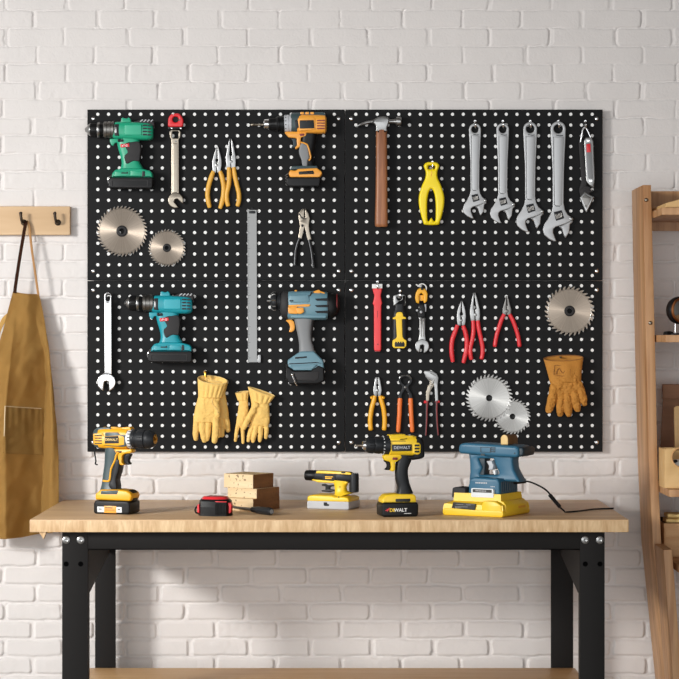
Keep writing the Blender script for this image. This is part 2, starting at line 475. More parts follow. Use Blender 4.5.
def build_wall():
    xs = np.concatenate([np.arange(-2.2, -0.93, 0.02), np.arange(-0.93, 0.93, 0.0023), np.arange(0.93, 2.2, 0.02)])
    zs = np.concatenate([np.arange(0.0, 0.42, 0.02), np.arange(0.42, 2.12, 0.0023), np.arange(2.12, 2.9, 0.02)])
    Xg, Zg = np.meshgrid(xs, zs)
    s = FPX / (CAMD + WALLY)
    px = VX + Xg * s; py = VY - (Zg - CZ) * s
    wob = 1.3*vnoise(px/19, py/19, 1) + 0.9*vnoise(px/6.5, py/6.5, 2)
    wob2 = 1.3*vnoise(px/19, py/19, 3) + 0.9*vnoise(px/6.5, py/6.5, 4)
    P = 17.97; Lb = 61.0
    q = (py + wob - 10) / P
    r = np.floor(q).astype(int); fy = (q - r) * P
    off = np.where(r % 2 == 0, 35.0, 65.0)
    rg = np.random.RandomState(5); jit = rg.rand(64, 128) * 9 - 4.5
    uu = (px + wob2 - off) / Lb
    c = np.floor(uu).astype(int); fx = (uu - c) * Lb
    j0 = jit[r % 64, c % 128]; j1 = jit[r % 64, (c+1) % 128]
    x0 = fx - j0; x1 = (Lb + j1) - fx
    gap = np.clip(0.25 + 1.05*(py - 120)/380, 0.2, 1.4)
    dx = np.minimum(x0, x1) - gap; dy = np.minimum(fy, P - fy) - gap
    rad = 3.2
    ax = np.maximum(rad - dx, 0); ay = np.maximum(rad - dy, 0)
    dist = np.minimum(np.minimum(dx, dy), rad - np.hypot(ax, ay) + 0*ax)
    prof = np.clip((dist + 0.9) / 2.0, 0, 1); prof = prof*prof*(3-2*prof)
    hb = rg.rand(64, 128)[r % 64, c % 128]; tilt = (rg.rand(64, 128)[r % 64, c % 128] - .5)
    rough = rg.rand(64, 128)[r % 64, c % 128]
    # the joints are deep low on the wall and filled with paint higher up to the right
    reg = np.clip(0.50 + 0.55*(py - 60)/520 + 0.10*(300 - px)/300, 0.38, 1.1)
    h = prof * (4.4 + 1.0*hb) * reg + prof * tilt * (fy - P/2)/P * 1.2
    h += 0.95*vnoise(px/4.2, py/4.2, 6) * (0.2 + 1.0*rough*rough)*reg + 0.9*vnoise(px/30, py/12, 7)*0.7
    h += 0.5*vnoise(px/2.1, py/2.1, 8)*rough*reg*prof
    # paint drips over the joints in places
    fill = np.clip(vnoise(px/26, py/9, 9)*3 - 0.35, 0, 1)
    h = h*(1-0.55*fill) + fill*0.55*3.8*reg
    crk = np.clip(vnoise(px/34, py/11, 11)*3.2 + 0.5, 0, 1)
    h -= 3.4*np.exp(-((dist + 0.35)/0.75)**2) * crk * np.clip(1.25 - reg*0.6, 0.4, 1)
    Yg = WALLY - (h - 4.6) * 0.001
    nz, nx = Xg.shape
    co = np.stack([Xg, Yg, Zg], -1).reshape(-1, 3)
    idx = np.arange(nz*nx).reshape(nz, nx)
    f = np.stack([idx[:-1, :-1], idx[:-1, 1:], idx[1:, 1:], idx[1:, :-1]], -1).reshape(-1, 4)
    me = bpy.data.meshes.new('wall_back')
    me.vertices.add(len(co)); me.vertices.foreach_set('co', co.ravel())
    me.loops.add(f.size); me.loops.foreach_set('vertex_index', f.ravel().astype(np.int32))
    me.polygons.add(len(f)); me.polygons.foreach_set('loop_start', (np.arange(len(f))*4).astype(np.int32))
    me.polygons.foreach_set('loop_total', np.full(len(f), 4, np.int32))
    me.update(); me.shade_smooth(); me.materials.append(M['brick'])
    o = bpy.data.objects.new('wall_back', me); COL.objects.link(o); o['kind'] = 'structure'
build_wall()
_b = MB(WV); _b.wbox(-2.2, -5.6, -0.05, 2.2, 0.03, 0.0)
_f = obj_from_bm('floor', _b.bm, 'floor'); _f['kind'] = 'structure'
_b = MB(WV); _b.wbox(-2.2, -5.0, 2.9, 2.2, 0.03, 2.96)  # unseen ceiling, put in to darken the top of the wall
_f = obj_from_bm('ceiling', _b.bm, 'ceiling'); _f['kind'] = 'structure'
_b = MB(WV); _b.wbox(2.2, -5.0, 0.0, 2.26, 0.03, 2.96)  # unseen side wall, put in to darken the right side
_f = obj_from_bm('wall_right', _b.bm, 'ceiling'); _f['kind'] = 'structure'
# ------------------------------------------------------------------ pegboard, four panels
P0 = View(0, 0, 1)                       # photo pixels on the board face
PITCH = 10.75
def make_panel(left, top, label):
    W, H = 258.0, 171.5
    l, t = left + 0.35, top + 0.35
    root = thing('pegboard_panel', label, 'pegboard', P0.w(left + W/2, top + H, 0), 'black pegboard panels')
    b = MB(P0)
    TH = 2.4                              # board thickness
    cols = [left + PITCH*i for i in range(1, 24)]; rws = [top + PITCH*(i+0.5)-0.35 for i in range(16)]
    # the face: a cell per hole with a round opening, recessed white backing inside
    ue = [l + .5] + [(a+c)/2 for a, c in zip(cols[:-1], cols[1:])] + [left + W - .85]
    ve = [t + .5] + [(a+c)/2 for a, c in zip(rws[:-1], rws[1:])] + [top + H - .85]
    N = 16
    cache = {}
    def gv(u, v):
        k = (round(u, 3), round(v, 3))
        if k not in cache: cache[k] = b._v(u, v, 0)
        return cache[k]
    for j, cv in enumerate(rws):
        for i, cu in enumerate(cols):
            u0, u1, v0, v1 = ue[i], ue[i+1], ve[j], ve[j+1]
            R = 1.75
            ring = [b._v(cu + R*math.cos(2*math.pi*k/N), cv + R*math.sin(2*math.pi*k/N), 0) for k in range(N)]
            inn = [b._v(cu + R*0.93*math.cos(2*math.pi*k/N), cv + R*0.93*math.sin(2*math.pi*k/N), -0.28) for k in range(N)]
            cr = [gv(u1, v1), gv(u0, v1), gv(u0, v0), gv(u1, v0)]   # corners at 45,135,225,315 deg (v down)
            q = N // 4
            for s4 in range(4):
                a = [(ring[(s4*q + q//2 - q//2 + k) % N]) for k in range(q + 1)]
                # fan from the corner to the arc of its quadrant
                for k in range(q): b.bm.faces.new((cr[s4], a[k+1], a[k]))
                # triangle to the next corner along the axis direction
                b.bm.faces.new((cr[s4], cr[(s4+1) % 4], a[q]))
            for k in range(N): b.bm.faces.new((ring[k], ring[(k+1) % N], inn[(k+1) % N], inn[k])).material_index = 0
            b.bm.faces.new(inn).material_index = 1
    # edges and back
    r, bt = left + W - .35, top + H - .35
    cc = [gv(ue[0], ve[0]), gv(ue[-1], ve[0]), gv(ue[-1], ve[-1]), gv(ue[0], ve[-1])]
    c0 = [b._v(l, t, -.5), b._v(r, t, -.5), b._v(r, bt, -.5), b._v(l, bt, -.5)]
    for k in range(4): b.bm.faces.new((cc[k], cc[(k+1) % 4], c0[(k+1) % 4], c0[k]))
    c1 = [b._v(l, t, -TH), b._v(r, t, -TH), b._v(r, bt, -TH), b._v(l, bt, -TH)]
    for k in range(4): b.bm.faces.new((c0[k], c0[(k+1) % 4], c1[(k+1) % 4], c1[k]))
    b.bm.faces.new(c1)
    part('board', b, ['peg', 'white_dot'], root)
    for u in (left + 6.3, left + W - 6.3):
        for v in (top + 9.3, top + H - 9.8):
            s = MB(P0)
            s.pin(u, v, [(-0.1, 2.0), (0.35, 2.0), (0.8, 1.5), (0.95, 0.8), (0.95, 0.0)], 14)
            s.box(u-1.1, v-.22, u+1.1, v+.22, .9, 1.02, m=1)
            part('screw', s, ['chrome', 'charcoal'], root)
make_panel(87, 109.2, 'upper left black pegboard panel holding the green and orange drills')
make_panel(345, 109.2, 'upper right black pegboard panel holding the hammer and adjustable wrenches')
make_panel(87, 280.7, 'lower left black pegboard panel holding the teal drill and yellow gloves')
make_panel(345, 280.7, 'lower right black pegboard panel holding the red pliers and brown glove')

# ------------------------------------------------------------------ workbench
def build_bench():
    root = thing('workbench', 'wooden-topped workbench on a black bolted steel frame', 'workbench', (-0.03, -0.26, 0))
    b = MB(WV); b.wbox(-0.6666, -0.53, 0.873, 0.600, 0.008, 0.90, 0.0022)
    for f in b.bm.faces:
        if abs(f.calc_center_median().z - 0.9) > 0.002: f.material_index = 1
    part('tabletop', b, ['bench_wood', 'bench_edge'], root)
    b = MB(WV)
    v = [b._v(*p) for p in ((-0.648, -0.525, 0.8735), (-0.632, -0.525, 0.8735), (-0.638, -0.525, 0.858), (-0.648, -0.505, 0.8735), (-0.632, -0.505, 0.8735), (-0.638, -0.505, 0.858))]
    for q in ((0, 1, 2), (3, 5, 4), (0, 3, 4, 1), (1, 4, 5, 2), (2, 5, 3, 0)): b.bm.faces.new([v[i] for i in q])
    part('corner_wedge', b, 'bench_edge', root)
    b = MB(WV); b.wbox(-0.547, -0.499, 0.8326, 0.500, -0.496, 0.873, 0.0008); b.wbox(-0.547, -0.499, 0.8326, 0.500, -0.470, 0.8356, 0.0008)
    part('front_rail', b, 'black_steel', root)
    b = MB(WV); b.wbox(-0.54, -0.034, 0.8426, 0.49, -0.031, 0.873, 0.0008)
    part('back_rail', b, 'black_steel', root)
    for sx, (a0, a1), (b0, b1) in ((-1, (-0.602, -0.547), (-0.5815, -0.5335)), (1, (0.500, 0.5526), (0.479, 0.531))):
        # front leg: angle section, flange outwards
        b = MB(WV)
        b.wbox(a0, -0.50, 0.0, a1, -0.496, 0.8725, 0.001)
        inner = a1 if sx < 0 else a0
        b.wbox(inner - 0.004 if sx < 0 else inner, -0.498, 0.0, inner if sx < 0 else inner + 0.004, -0.468, 0.8725, 0.001)
        lf = part('leg', b, 'black_steel', root)
        s = FPX / (CAMD - 0.5)
        for u in ((66.2, 80.7) if sx < 0 else (585.3, 600.0)):
            x = (u - VX)/s; z = CZ - (540 - VY)/s
            c = MB(View(0, 0, 1, -0.50))
            c.pin(u, 540, [(-0.2, 3.9), (0.5, 3.8), (0.9, 3.0), (1.1, 1.8), (0.9, 1.5)], 18); c.pin(u, 540, [(.5, 1.5), (.7, 1.5), (.7, 0)], 12, m=1)
            part('bolt', c, ['steel', 'charcoal'], root, lf)
            c = MB(View(0, 0, 1, -0.50)); c.pin(u, 564, [(-0.4, 2.6), (0.06, 2.6), (0.06, 0)], 16)
            part('bolt_hole', c, 'hole', root, lf)
        b = MB(WV)
        b.wbox(b0, -0.08, 0.0, b1, -0.076, 0.8725, 0.001)
        outer = b0 if sx < 0 else b1
        b.wbox(outer if sx < 0 else outer-0.004, -0.078, 0.0, outer+0.004 if sx < 0 else outer, -0.03, 0.8725, 0.001)
        part('leg', b, 'black_steel', root)
        # side gusset plate between the legs
        gx = -0.549 if sx < 0 else 0.501
        b = MB(WV)
        yz = [(-0.495, 0.8725), (-0.081, 0.8725), (-0.081, 0.785), (-0.46, 0.738), (-0.495, 0.738)]
        A = [b._v(gx - 0.0015, y, z) for y, z in yz]; B = [b._v(gx + 0.0015, y, z) for y, z in yz]
        b.bm.faces.new(A); b.bm.faces.new(B)
        for k in range(5): b.bm.faces.new((A[k], A[(k+1) % 5], B[(k+1) % 5], B[k]))
        part('gusset', b, 'black_steel', root)
    b = MB(WV); b.wbox(-0.593, -0.443, 0.496, 0.535, -0.082, 0.516, 0.0015)
    part('lower_shelf', b, 'shelf_wood', root)
build_bench()

# ------------------------------------------------------------------ coat rail and apron on the left
def build_rail():
    b = MB(P0)
    root = thing('coat_rail', 'pale wooden coat rail with dark hooks on the brick wall', 'coat rail', (P0.X(5), WALLY, P0.w(0, 235)[2]))
    V = View(0, 0, 1, WALLY)
    b = MB(V); b.flat(rnd(rect(-62, 206.8, 71, 235.3), 0.8), -1.0, 8.5, 0.8, 2)
    part('backboard', b, 'rail_wood', root)
    for u in (-20, 24.0, 57.8):
        h = MB(V)
        h.pin(u+1.2, 223, [(8.2, 3.2), (9.3, 3.1), (9.9, 2.2), (9.9, 0)], 16)
        h.tube([(u+1.2, 223, 9), (u+0.9, 223.2, 14), (u+0.4, 221.8, 17), (u-.2, 218, 18), (u-.5, 214.5, 18)], [1.5, 1.5, 1.4, 1.4, 1.6], 10, res=4)
        h.ball(u-.5, 214.4, 18, 1.75)
        part('hook', h, 'bronze', root)
build_rail()

def apron_edge(v):
    L = np.interp(v, [291, 300, 318, 330, 350, 385, 430, 480, 537], [12, 9.5, 5, 2.5, -3, -11, -17, -21, -24])
    R = np.interp(v, [291, 300, 322, 345, 385, 420, 455, 485, 510, 537], [36.5, 39, 43.5, 48, 53.5, 57, 59.3, 59.6, 59.8, 60])
    return L, R
APV = View(0, 0, 1, WALLY, WALLY - 0.055)
def apron_d(u, v):
    """how far the cloth hangs off the wall: one deep fold to the right of the middle"""
    L, R = apron_edge(v); f = (u - L) / (R - L)
    k = np.clip((v - 300) / 110, 0, 1); k = k*k*(3-2*k)
    w = L + (R - L)
    ridge = np.interp(v, [291, 322, 350, 385, 440, 537], [33, 35.5, 43, 45.5, 42.5, 41.5])
    # bib: gently rounded and turned from the light towards its right half
    bib = 13 + 4*math.sin(math.pi*min(max(f, 0), 1)) - 3.0*f + 1.0*math.sin(f*9 + v*0.03)
    left_top = np.interp(v, [291, 330, 400, 540], [14, 14, 10, 8])
    if u < left_top: low = 42 - 0.10*(left_top - u)**1.3
    elif u < ridge:
        t = (u - left_top)/(ridge - left_top); low = 42 - 33*t**0.9 - 1.2*math.sin(t*7 + v*.02)
    else:
        t = (u - ridge)/(R - ridge); low = 13 + 15*math.sin(min(t, 1)*math.pi*0.66) + 0.8*math.sin(t*11 + v*.03)
    d = bib*(1-k) + low*k
    # hem waves, side creases
    d += 0.5*math.sin(u*0.16 + v*0.045)*k + 0.5*math.sin(u*0.3 - v*0.06)*(1-k)
    from mathutils import noise
    d += 2.0*noise.noise(Vector((u*.085, v*.05, 2.0))) + 1.1*noise.noise(Vector((u*.16 + v*.08, v*.11 - u*.05, 5.0)))
    d += 2.2*max(0, noise.noise(Vector((u*.10 + v*.05, v*.035, 9.0))) - .12)
    return d + 3.0
def build_apron():
    root = thing('work_apron', 'ochre canvas work apron hanging by its neck strap from a hook', 'apron', tuple(APV.w(22, 535, 10)))
    b = MB(APV); rows = []
    for v in np.linspace(0, 1, 84):
        row = []
        for f in np.linspace(0, 1, 70):
            vt = 291 + 2.6*f + 1.2*math.sin(f*math.pi)          # top edge sags
            vb = 537 - 14*max(0, f-.55)
            vv = vt + (vb - vt)*v
            L, R = apron_edge(vv); u = L + (R - L)*f
            row.append((u, vv, apron_d(u, vv)))
        rows.append(row)
    b.grid(rows)
    bmesh.ops.solidify(b.bm, geom=b.bm.faces[:], thickness=0.0016)
    part('bib_skirt', b, 'apron', root, ang=180)
    p = MB(APV); rows = []
    for v in np.linspace(405, 452, 26):
        rows.append([(u, v + 0.11*(u-8), apron_d(u, v + .11*(u-8)) + 1.1 + 0.9*math.sin((u-7)*1.1)*max(0, 1-(v-405)/40)*.6) for u in np.linspace(8.5-(v-405)*.04, 41.0, 30)])
    p.grid(rows); bmesh.ops.solidify(p.bm, geom=p.bm.faces[:], thickness=0.0012)
    pk = part('pocket', p, 'apron', root, ang=180)
    s = MB(APV)
    s.tube([(9.0-(v-405)*.03, v, apron_d(9, v) + 2.0) for v in np.linspace(405.4, 435, 14)], 0.55, 6)
    s.tube([(u, 405.3 + .11*(u-8), apron_d(u, 405.3 + .11*(u-8)) + 2.4) for u in np.linspace(9, 40.5, 20)], 0.4, 6)
    part('piping', s, 'apron_light', root, pk)
    def strap(name, pts, w, m):
        q = MB(APV)
        q.loft([(u, v, d, w, 0.45) for u, v, d in pts], 4, 12, res=4)
        part(name, q, m, root)
    strap('neck_strap', [(24.6, 220.3, 13), (23.4, 228, 15.0), (19, 256, 17), (14.8, 284, 17.6), (13.9, 293, 17.8)], 1.7, 'leather_dark')
    strap('neck_strap', [(24.9, 220.4, 12), (27.5, 226, 12.5), (30.5, 250, 14), (34.5, 276, 15.5), (37.2, 295, 15.5)], 1.2, 'leather_tan')
    t = MB(APV); t.loft([(6.5, 315, 14, 2, .5), (2, 320, 12, 2.4, .5), (-3, 330, 10, 2, .5), (-6, 345, 9, 1.8, .5)], 4, 10, res=4)
    part('waist_tie', t, 'apron', root)
build_apron()

# ------------------------------------------------------------------ leaning shelf unit on the right
SHELF_Z = [1.571, 1.290, 0.949, 0.782]
def build_shelf():
    root = thing('shelf_unit', 'oak ladder shelf unit leaning beside the pegboard', 'shelf unit', (0.95, -0.16, 0))
    fr = View(0, 0, 1, -0.20)
    def upright(x_off, mirror):
        L = [(643, 185), (644.3, 260), (646, 340), (649, 460), (653, 548), (666, 679), (690, 903)]
        R = [(651, 185), (653, 260), (655, 340), (657.5, 460), (661.5, 548), (674, 679), (698, 903)]
        poly = L + R[::-1]
        if mirror: poly = [(2*752 - u, v) for u, v in poly]
        b = MB(fr); s = fr.sc
        b.flat(poly, -(0.20-0.012)*s, 0, 0.5, 2)
        up = part('upright', b, 'upright_wood', root)
        for u, v in ((646.2, 200), (650.3, 323)):
            if mirror: u = 2*752 - u
            c = MB(fr); c.pin(u, v, [(-.3, 2.1), (.4, 2.0), (1.1, 1.4), (1.3, .6), (1.3, 0)], 14)
            part('screw', c, 'steel_warm', root, up)
        f2 = View(0, 0, 1, -0.335)
        poly = [(663.3, 550), (672, 549.5), (682, 679), (702, 925), (692, 925), (673, 679)]
        if mirror: poly = [(2*752 - u, v) for u, v in poly]
        b = MB(f2); b.flat(poly, -0.134*f2.sc, 0, 0.5, 2)
        part('foot_board', b, 'upright_wood', root)
    upright(0, False); upright(0, True)
    for i, z in enumerate(SHELF_Z):
        b = MB(WV)
        x0 = [0.698, 0.7065, 0.714, 0.7355][i]; x1 = [1.155, 1.147, 1.14, 1.12][i]
        b.wbox(x0, -0.34, z - 0.016, x1, 0.004, z, 0.001)
        part('shelf', b, 'upright_wood', root)
    b = MB(WV); b.wbox(0.699, -0.03, 1.535, 1.154, -0.014, 1.628, 0.001)
    part('back_rail', b, 'upright_wood', root)
build_shelf()
# ------------------------------------------------------------------ tools hung on the pegboard
YT = -0.022
def drill_compact(V, label, body, panel_mat):
    """pistol drill seen from its left side, nose to the left"""
    r = thing('cordless_drill', label, 'drill', tuple(V.w(420, 655, 85)), 'compact drills on the pegboard')
    D = 88
    b = MB(V)
    b.loft([(284, 158, D, 60, 58), (290, 160, D, 70, 64), (340, 163, D, 75, 70), (480, 168, D, 77, 70), (565, 172, D, 74, 68), (600, 172, D, 67, 60), (614, 172, D, 52, 46)], 3.2, 28)
    b.flat(rnd([(343, 104), (347, 60), (360, 54), (378, 62), (396, 62), (410, 53), (424, 66), (430, 104)], 5), D-34, D+34, 6, 2)
    part('housing', b, body, r)
    b = MB(V); b.flat(rnd([(428, 108), (448, 92), (520, 70), (612, 74), (626, 100), (628, 150), (606, 118), (520, 100)], 5), D-42, D+42, 6, 2)
    tp = part('rear_cover', b, 'dark_grey', r)
    b = MB(V)
    for k in range(4): b.tube([(508+k*30, 92, D+43), (530+k*28, 74, D+41)], 5, 8)
    part('fin', b, 'light_grey', r, tp)
    b = MB(V); b.turn([(194, 40), (196, 64), (203, 71), (222, 72), (225, 67), (232, 67), (234, 72), (255, 72), (257, 68), (265, 68), (267, 73), (284, 74), (290, 66)], 155, D, 30)
    part('clutch_ring', b, 'steel_dark', r)
    b = MB(V); b.turn([(78, 50), (84, 57), (96, 61), (138, 62), (140, 58), (146, 58), (148, 62), (186, 61), (194, 55)], 155, D, 30)
    for k in range(16):
        a = 2*math.pi*k/16
        b.tube([(88, 155+62*math.cos(a), D+62*math.sin(a)), (136, 155+63*math.cos(a), D+63*math.sin(a))], 3.5, 6)
    ch = part('chuck', b, 'black', r)
    b = MB(V); b.turn([(36, 10), (40, 16), (50, 22), (56, 34), (68, 46), (80, 54), (84, 54)], 155, D, 26)
    b.turn([(143, 63), (147, 65), (160, 65), (164, 63)], 155, D, 26)
    part('chuck_nose', b, 'steel', r, ch)
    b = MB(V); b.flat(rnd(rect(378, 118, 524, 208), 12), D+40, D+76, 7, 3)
    part('side_panel', b, panel_mat, r)
    b = MB(V)
    for k in range(4): b.flat(rnd(rect(532, 118+k*26, 568, 131+k*26), 5), D+40, D+71.5, 0); b.flat(rnd(rect(574, 120+k*26, 602, 132+k*26), 5), D+30, D+69, 0)
    part('vent', b, 'charcoal', r)
    b = MB(V); b.flat(rnd([(292, 116), (330, 112), (332, 214), (292, 210)], 6), D+30, D+70, 4)
    sl = part('gear_slot', b, 'charcoal', r)
    b = MB(V); b.box(296, 140, 312, 190, D+66, D+73, 2); part('gear_switch', b, 'steel', r, sl)
    b = MB(V)
    b.loft([(398, 228, D, 92, 46), (405, 268, D, 96, 47), (410, 310, D, 92, 46), (418, 380, D, 80, 44), (424, 440, D, 78, 46), (430, 495, D, 104, 50)], 2.8, 24, res=3)
    part('handle', b, body, r)
    b = MB(V); b.flat(spl([(388, 272), (440, 262), (500, 262), (514, 320), (508, 380), (500, 424), (450, 424), (394, 448), (374, 384), (402, 350), (386, 312)], 4), D-47, D+52, 10, 3)
    part('grip', b, 'dark_grey', r)
    b = MB(V); b.flat(rnd([(248, 232), (322, 232), (332, 262), (292, 266), (276, 292), (262, 288), (250, 262)], 7), D-18, D+18, 6, 2)
    part('trigger', b, body, r)
    b = MB(V); b.flat(rnd(rect(318, 240, 366, 262), 7), D+20, D+56, 4); b.ball(330, 252, D+55, 8)
    part('direction_switch', b, 'charcoal', r)
    b = MB(V); b.flat(rnd([(342, 282), (416, 276), (418, 304), (344, 310)], 5), D+20, D+57, 2)
    bd = part('badge', b, 'red', r)
    b = MB(V); b.box(358, 287, 364, 303, D+56, D+58.5); b.box(358, 287, 378, 292, D+56, D+58.5); b.box(384, 286, 404, 290, D+56, D+58.5); b.box(384, 297, 404, 301, D+56, D+58.5); b.box(384, 286, 388, 301, D+56, D+58.5)
    part('badge_mark', b, 'label_white', r, bd)
    b = MB(V)
    b.flat(rnd([(264, 566), (272, 530), (298, 500), (362, 484), (520, 488), (596, 508), (612, 530), (612, 566)], 9), D-66, D+66, 14, 3)
    b.flat(rnd([(300, 512), (420, 504), (424, 548), (292, 556)], 8), D+50, D+70, 4); b.flat(rnd([(430, 506), (520, 512), (522, 552), (430, 550)], 8), D+50, D+69, 4)
    bs = part('base', b, body, r)
    b = MB(V); b.box(352, 522, 408, 532, D+60, D+71.5); b.box(396, 516, 404, 526, D+60, D+71.5)
    part('base_slot', b, 'charcoal', r, bs)
    b = MB(V); b.flat(rnd([(528, 508), (552, 512), (552, 556), (524, 560)], 4), D+40, D+68, 3)
    part('side_clip', b, 'charcoal', r, bs)
    b = MB(V); b.flat(rnd([(246, 580), (258, 562), (606, 560), (618, 574), (616, 646), (604, 658), (258, 656), (240, 640)], 8), D-76, D+74, 10, 3)
    bt = part('battery', b, 'black', r)
    b = MB(V); b.flat([rnd(rect(268, 584, 578, 644), 8), rnd(rect(276, 592, 570, 636), 6)], D+70, D+78, 2)
    part('battery_frame', b, 'dark_grey', r, bt)
    b = MB(V); b.tube([(272, 542, D+60), (252, 566, D+70), (240, 590, D+68), (244, 614, D+66)], [5, 6, 5, 4], 8, res=3)
    part('latch', b, 'chrome', r, bt)

VT = View(120, 285, 8.4875, 0, YT)
VG = View(80.9, 111.6, 8.4875, 0, YT)
drill_compact(VG, 'green cordless drill at the top left corner of the pegboard', 'green', 'green_pale')
drill_compact(VT, 'teal cordless drill hanging beside the lower chrome spanner', 'teal', 'teal_pale')

def impact_driver():
    V = View(262, 280, 6.175, 0, YT); D = 74
    r = thing('impact_driver', 'big blue-grey impact driver with orange switches on the pegboard', 'impact driver', tuple(V.w(265, 640, D)))
    b = MB(V)
    b.loft([(158, 156, D, 76, 56), (166, 156, D, 86, 62), (300, 158, D, 90, 64), (396, 160, D, 87, 62), (406, 160, D, 80, 56)], 3.0, 28)
    b.flat(rnd([(172, 96), (288, 92), (296, 140), (176, 142)], 10), D+40, D+68, 6)
    b.flat(rnd([(176, 214), (398, 218), (396, 236), (180, 236)], 6), D+30, D+60, 5)
    part('housing', b, 'slate', r)
    b = MB(V); b.loft([(404, 160, D, 80, 57), (412, 159, D, 84, 60), (438, 152, D, 76, 56), (462, 148, D, 60, 46), (478, 146, D, 40, 30), (482, 146, D, 14, 10)], 2.6, 26)
    rc = part('rear_cap', b, 'black', r)
    b = MB(V); b.tube([(463, 148+60*math.cos(a), D+47*math.sin(a)) for a in np.linspace(0, 2*math.pi, 25)[:-1]], 3, 6, closed=True)
    part('ring', b, 'maroon', r, rc)
    b = MB(V); b.loft([(112, 153, D, 40, 38), (118, 153, D, 66, 54), (128, 153, D, 78, 61), (146, 153, D, 84, 65), (160, 154, D, 85, 65), (166, 154, D, 80, 62)], 2.3, 30)
    part('gear_case', b, 'dark_grey', r)
    b = MB(V); b.turn([(52, 16), (56, 40), (64, 52), (76, 57), (88, 55), (92, 46), (100, 46), (104, 52), (116, 52)], 132, D, 28)
    co = part('collar', b, 'charcoal', r)
    b = MB(V)
    for k in range(9):
        a = 2*math.pi*k/9 + .3
        b.tube([(58, 132+43*math.cos(a), D+43*math.sin(a)), (70, 132+56*math.cos(a), D+56*math.sin(a)), (86, 132+57*math.cos(a), D+57*math.sin(a))], 4.5, 6)
    b.turn([(30, 4), (33, 7), (56, 8)], 129, D, 10)
    part('shank', b, 'steel', r, co)
    b = MB(V)
    for v in (122, 162, 198): b.flat(rnd([(326, v-5), (410, v-9), (412, v+8), (340, v+7)], 4), D+30, D+66, 2)
    b.box(172, 126, 196, 134, D+60, D+69, 1); b.flat(rnd([(292, 100), (302, 78), (312, 72), (300, 104)], 2), D+20, D+58, 2)
    part('vent', b, 'charcoal', r)
    b = MB(V); b.flat(rnd([(162, 168), (218, 163), (220, 212), (164, 208)], 7), D+50, D+72, 5); b.flat(rnd([(214, 172), (258, 170), (262, 200), (240, 212), (216, 208)], 8), D+50, D+78, 6)
    b.flat(rnd([(164, 156), (290, 150), (302, 156), (288, 166), (165, 166)], 4), D+50, D+68, 2)
    part('selector', b, 'orange', r)
    b = MB(V); b.flat(rnd([(304, 96), (318, 72), (352, 60), (362, 68), (358, 96)], 6), D-30, D+44, 5); b.ball(210, 70, D+10, 9)
    b.tube([(360, 74, D+40), (388, 84, D+40)], 5, 8)
    part('top_switch', b, 'orange', r)
    b = MB(V); b.flat(spl([(148, 250), (176, 244), (198, 258), (203, 300), (186, 322), (168, 318), (174, 296), (166, 268)], 4), D-16, D+16, 6, 2)
    part('trigger', b, 'orange', r)
    b = MB(V)
    b.loft([(258, 232, D, 62, 40), (259, 270, D, 54, 38), (264, 340, D, 43, 34), (272, 400, D, 43, 34), (280, 455, D, 54, 38)], 2.7, 24, res=3)
    part('handle', b, 'mid_grey', r)
    b = MB(V); b.loft([(308, 240, D-4, 18, 32), (304, 280, D-4, 14, 30), (300, 340, D-4, 12, 28), (304, 400, D-4, 12, 28), (318, 440, D-4, 14, 30)], 2.4, 16, res=3)
    part('grip', b, 'dark_grey', r)
    b = MB(V); b.flat(rnd([(160, 536), (160, 494), (214, 456), (240, 440), (322, 440), (352, 470), (378, 496), (386, 552), (200, 552)], 8), D-58, D+56, 10, 3)
    b.flat(rnd([(176, 524), (310, 520), (346, 520), (306, 556), (196, 556)], 5), D+40, D+62, 4)
    bs = part('base', b, 'slate', r)
    b = MB(V); b.flat(rnd([(205, 476), (278, 470), (278, 480), (206, 486)], 3), D+40, D+58, 1); b.flat(rnd([(168, 514), (340, 506), (372, 514), (340, 512), (168, 520)], 2), D+40, D+58, 1)
    part('base_slot', b, 'charcoal', r, bs)
    b = MB(V); b.flat(rnd([(152, 520), (196, 556), (300, 558), (350, 524), (384, 540), (388, 622), (346, 642), (168, 644), (146, 604)], 8), D-62, D+60, 10, 3)
    for k in range(4): b.loft([(158, 520+k*26, D+30, 14, 26), (160, 540+k*26, D+30, 14, 26)], 3, 12)
    bt = part('battery', b, 'black', r)
    b = MB(V); b.flat(rnd([(186, 566), (352, 564), (352, 604), (332, 622), (190, 618)], 8), D+56, D+64, 4)
    part('battery_panel', b, 'dark_grey', r, bt)
    b = MB(V); b.tube([(188, 582, D+64), (196, 598, D+72), (208, 630, D+72), (218, 648, D+66)], [6, 7, 6, 5], 8, res=3); b.ball(189, 582, D+66, 11); b.tube([(166, 600, D+52), (168, 640, D+56), (182, 646, D+58)], 4, 8)
    part('latch', b, 'chrome', r, bt)
impact_driver()

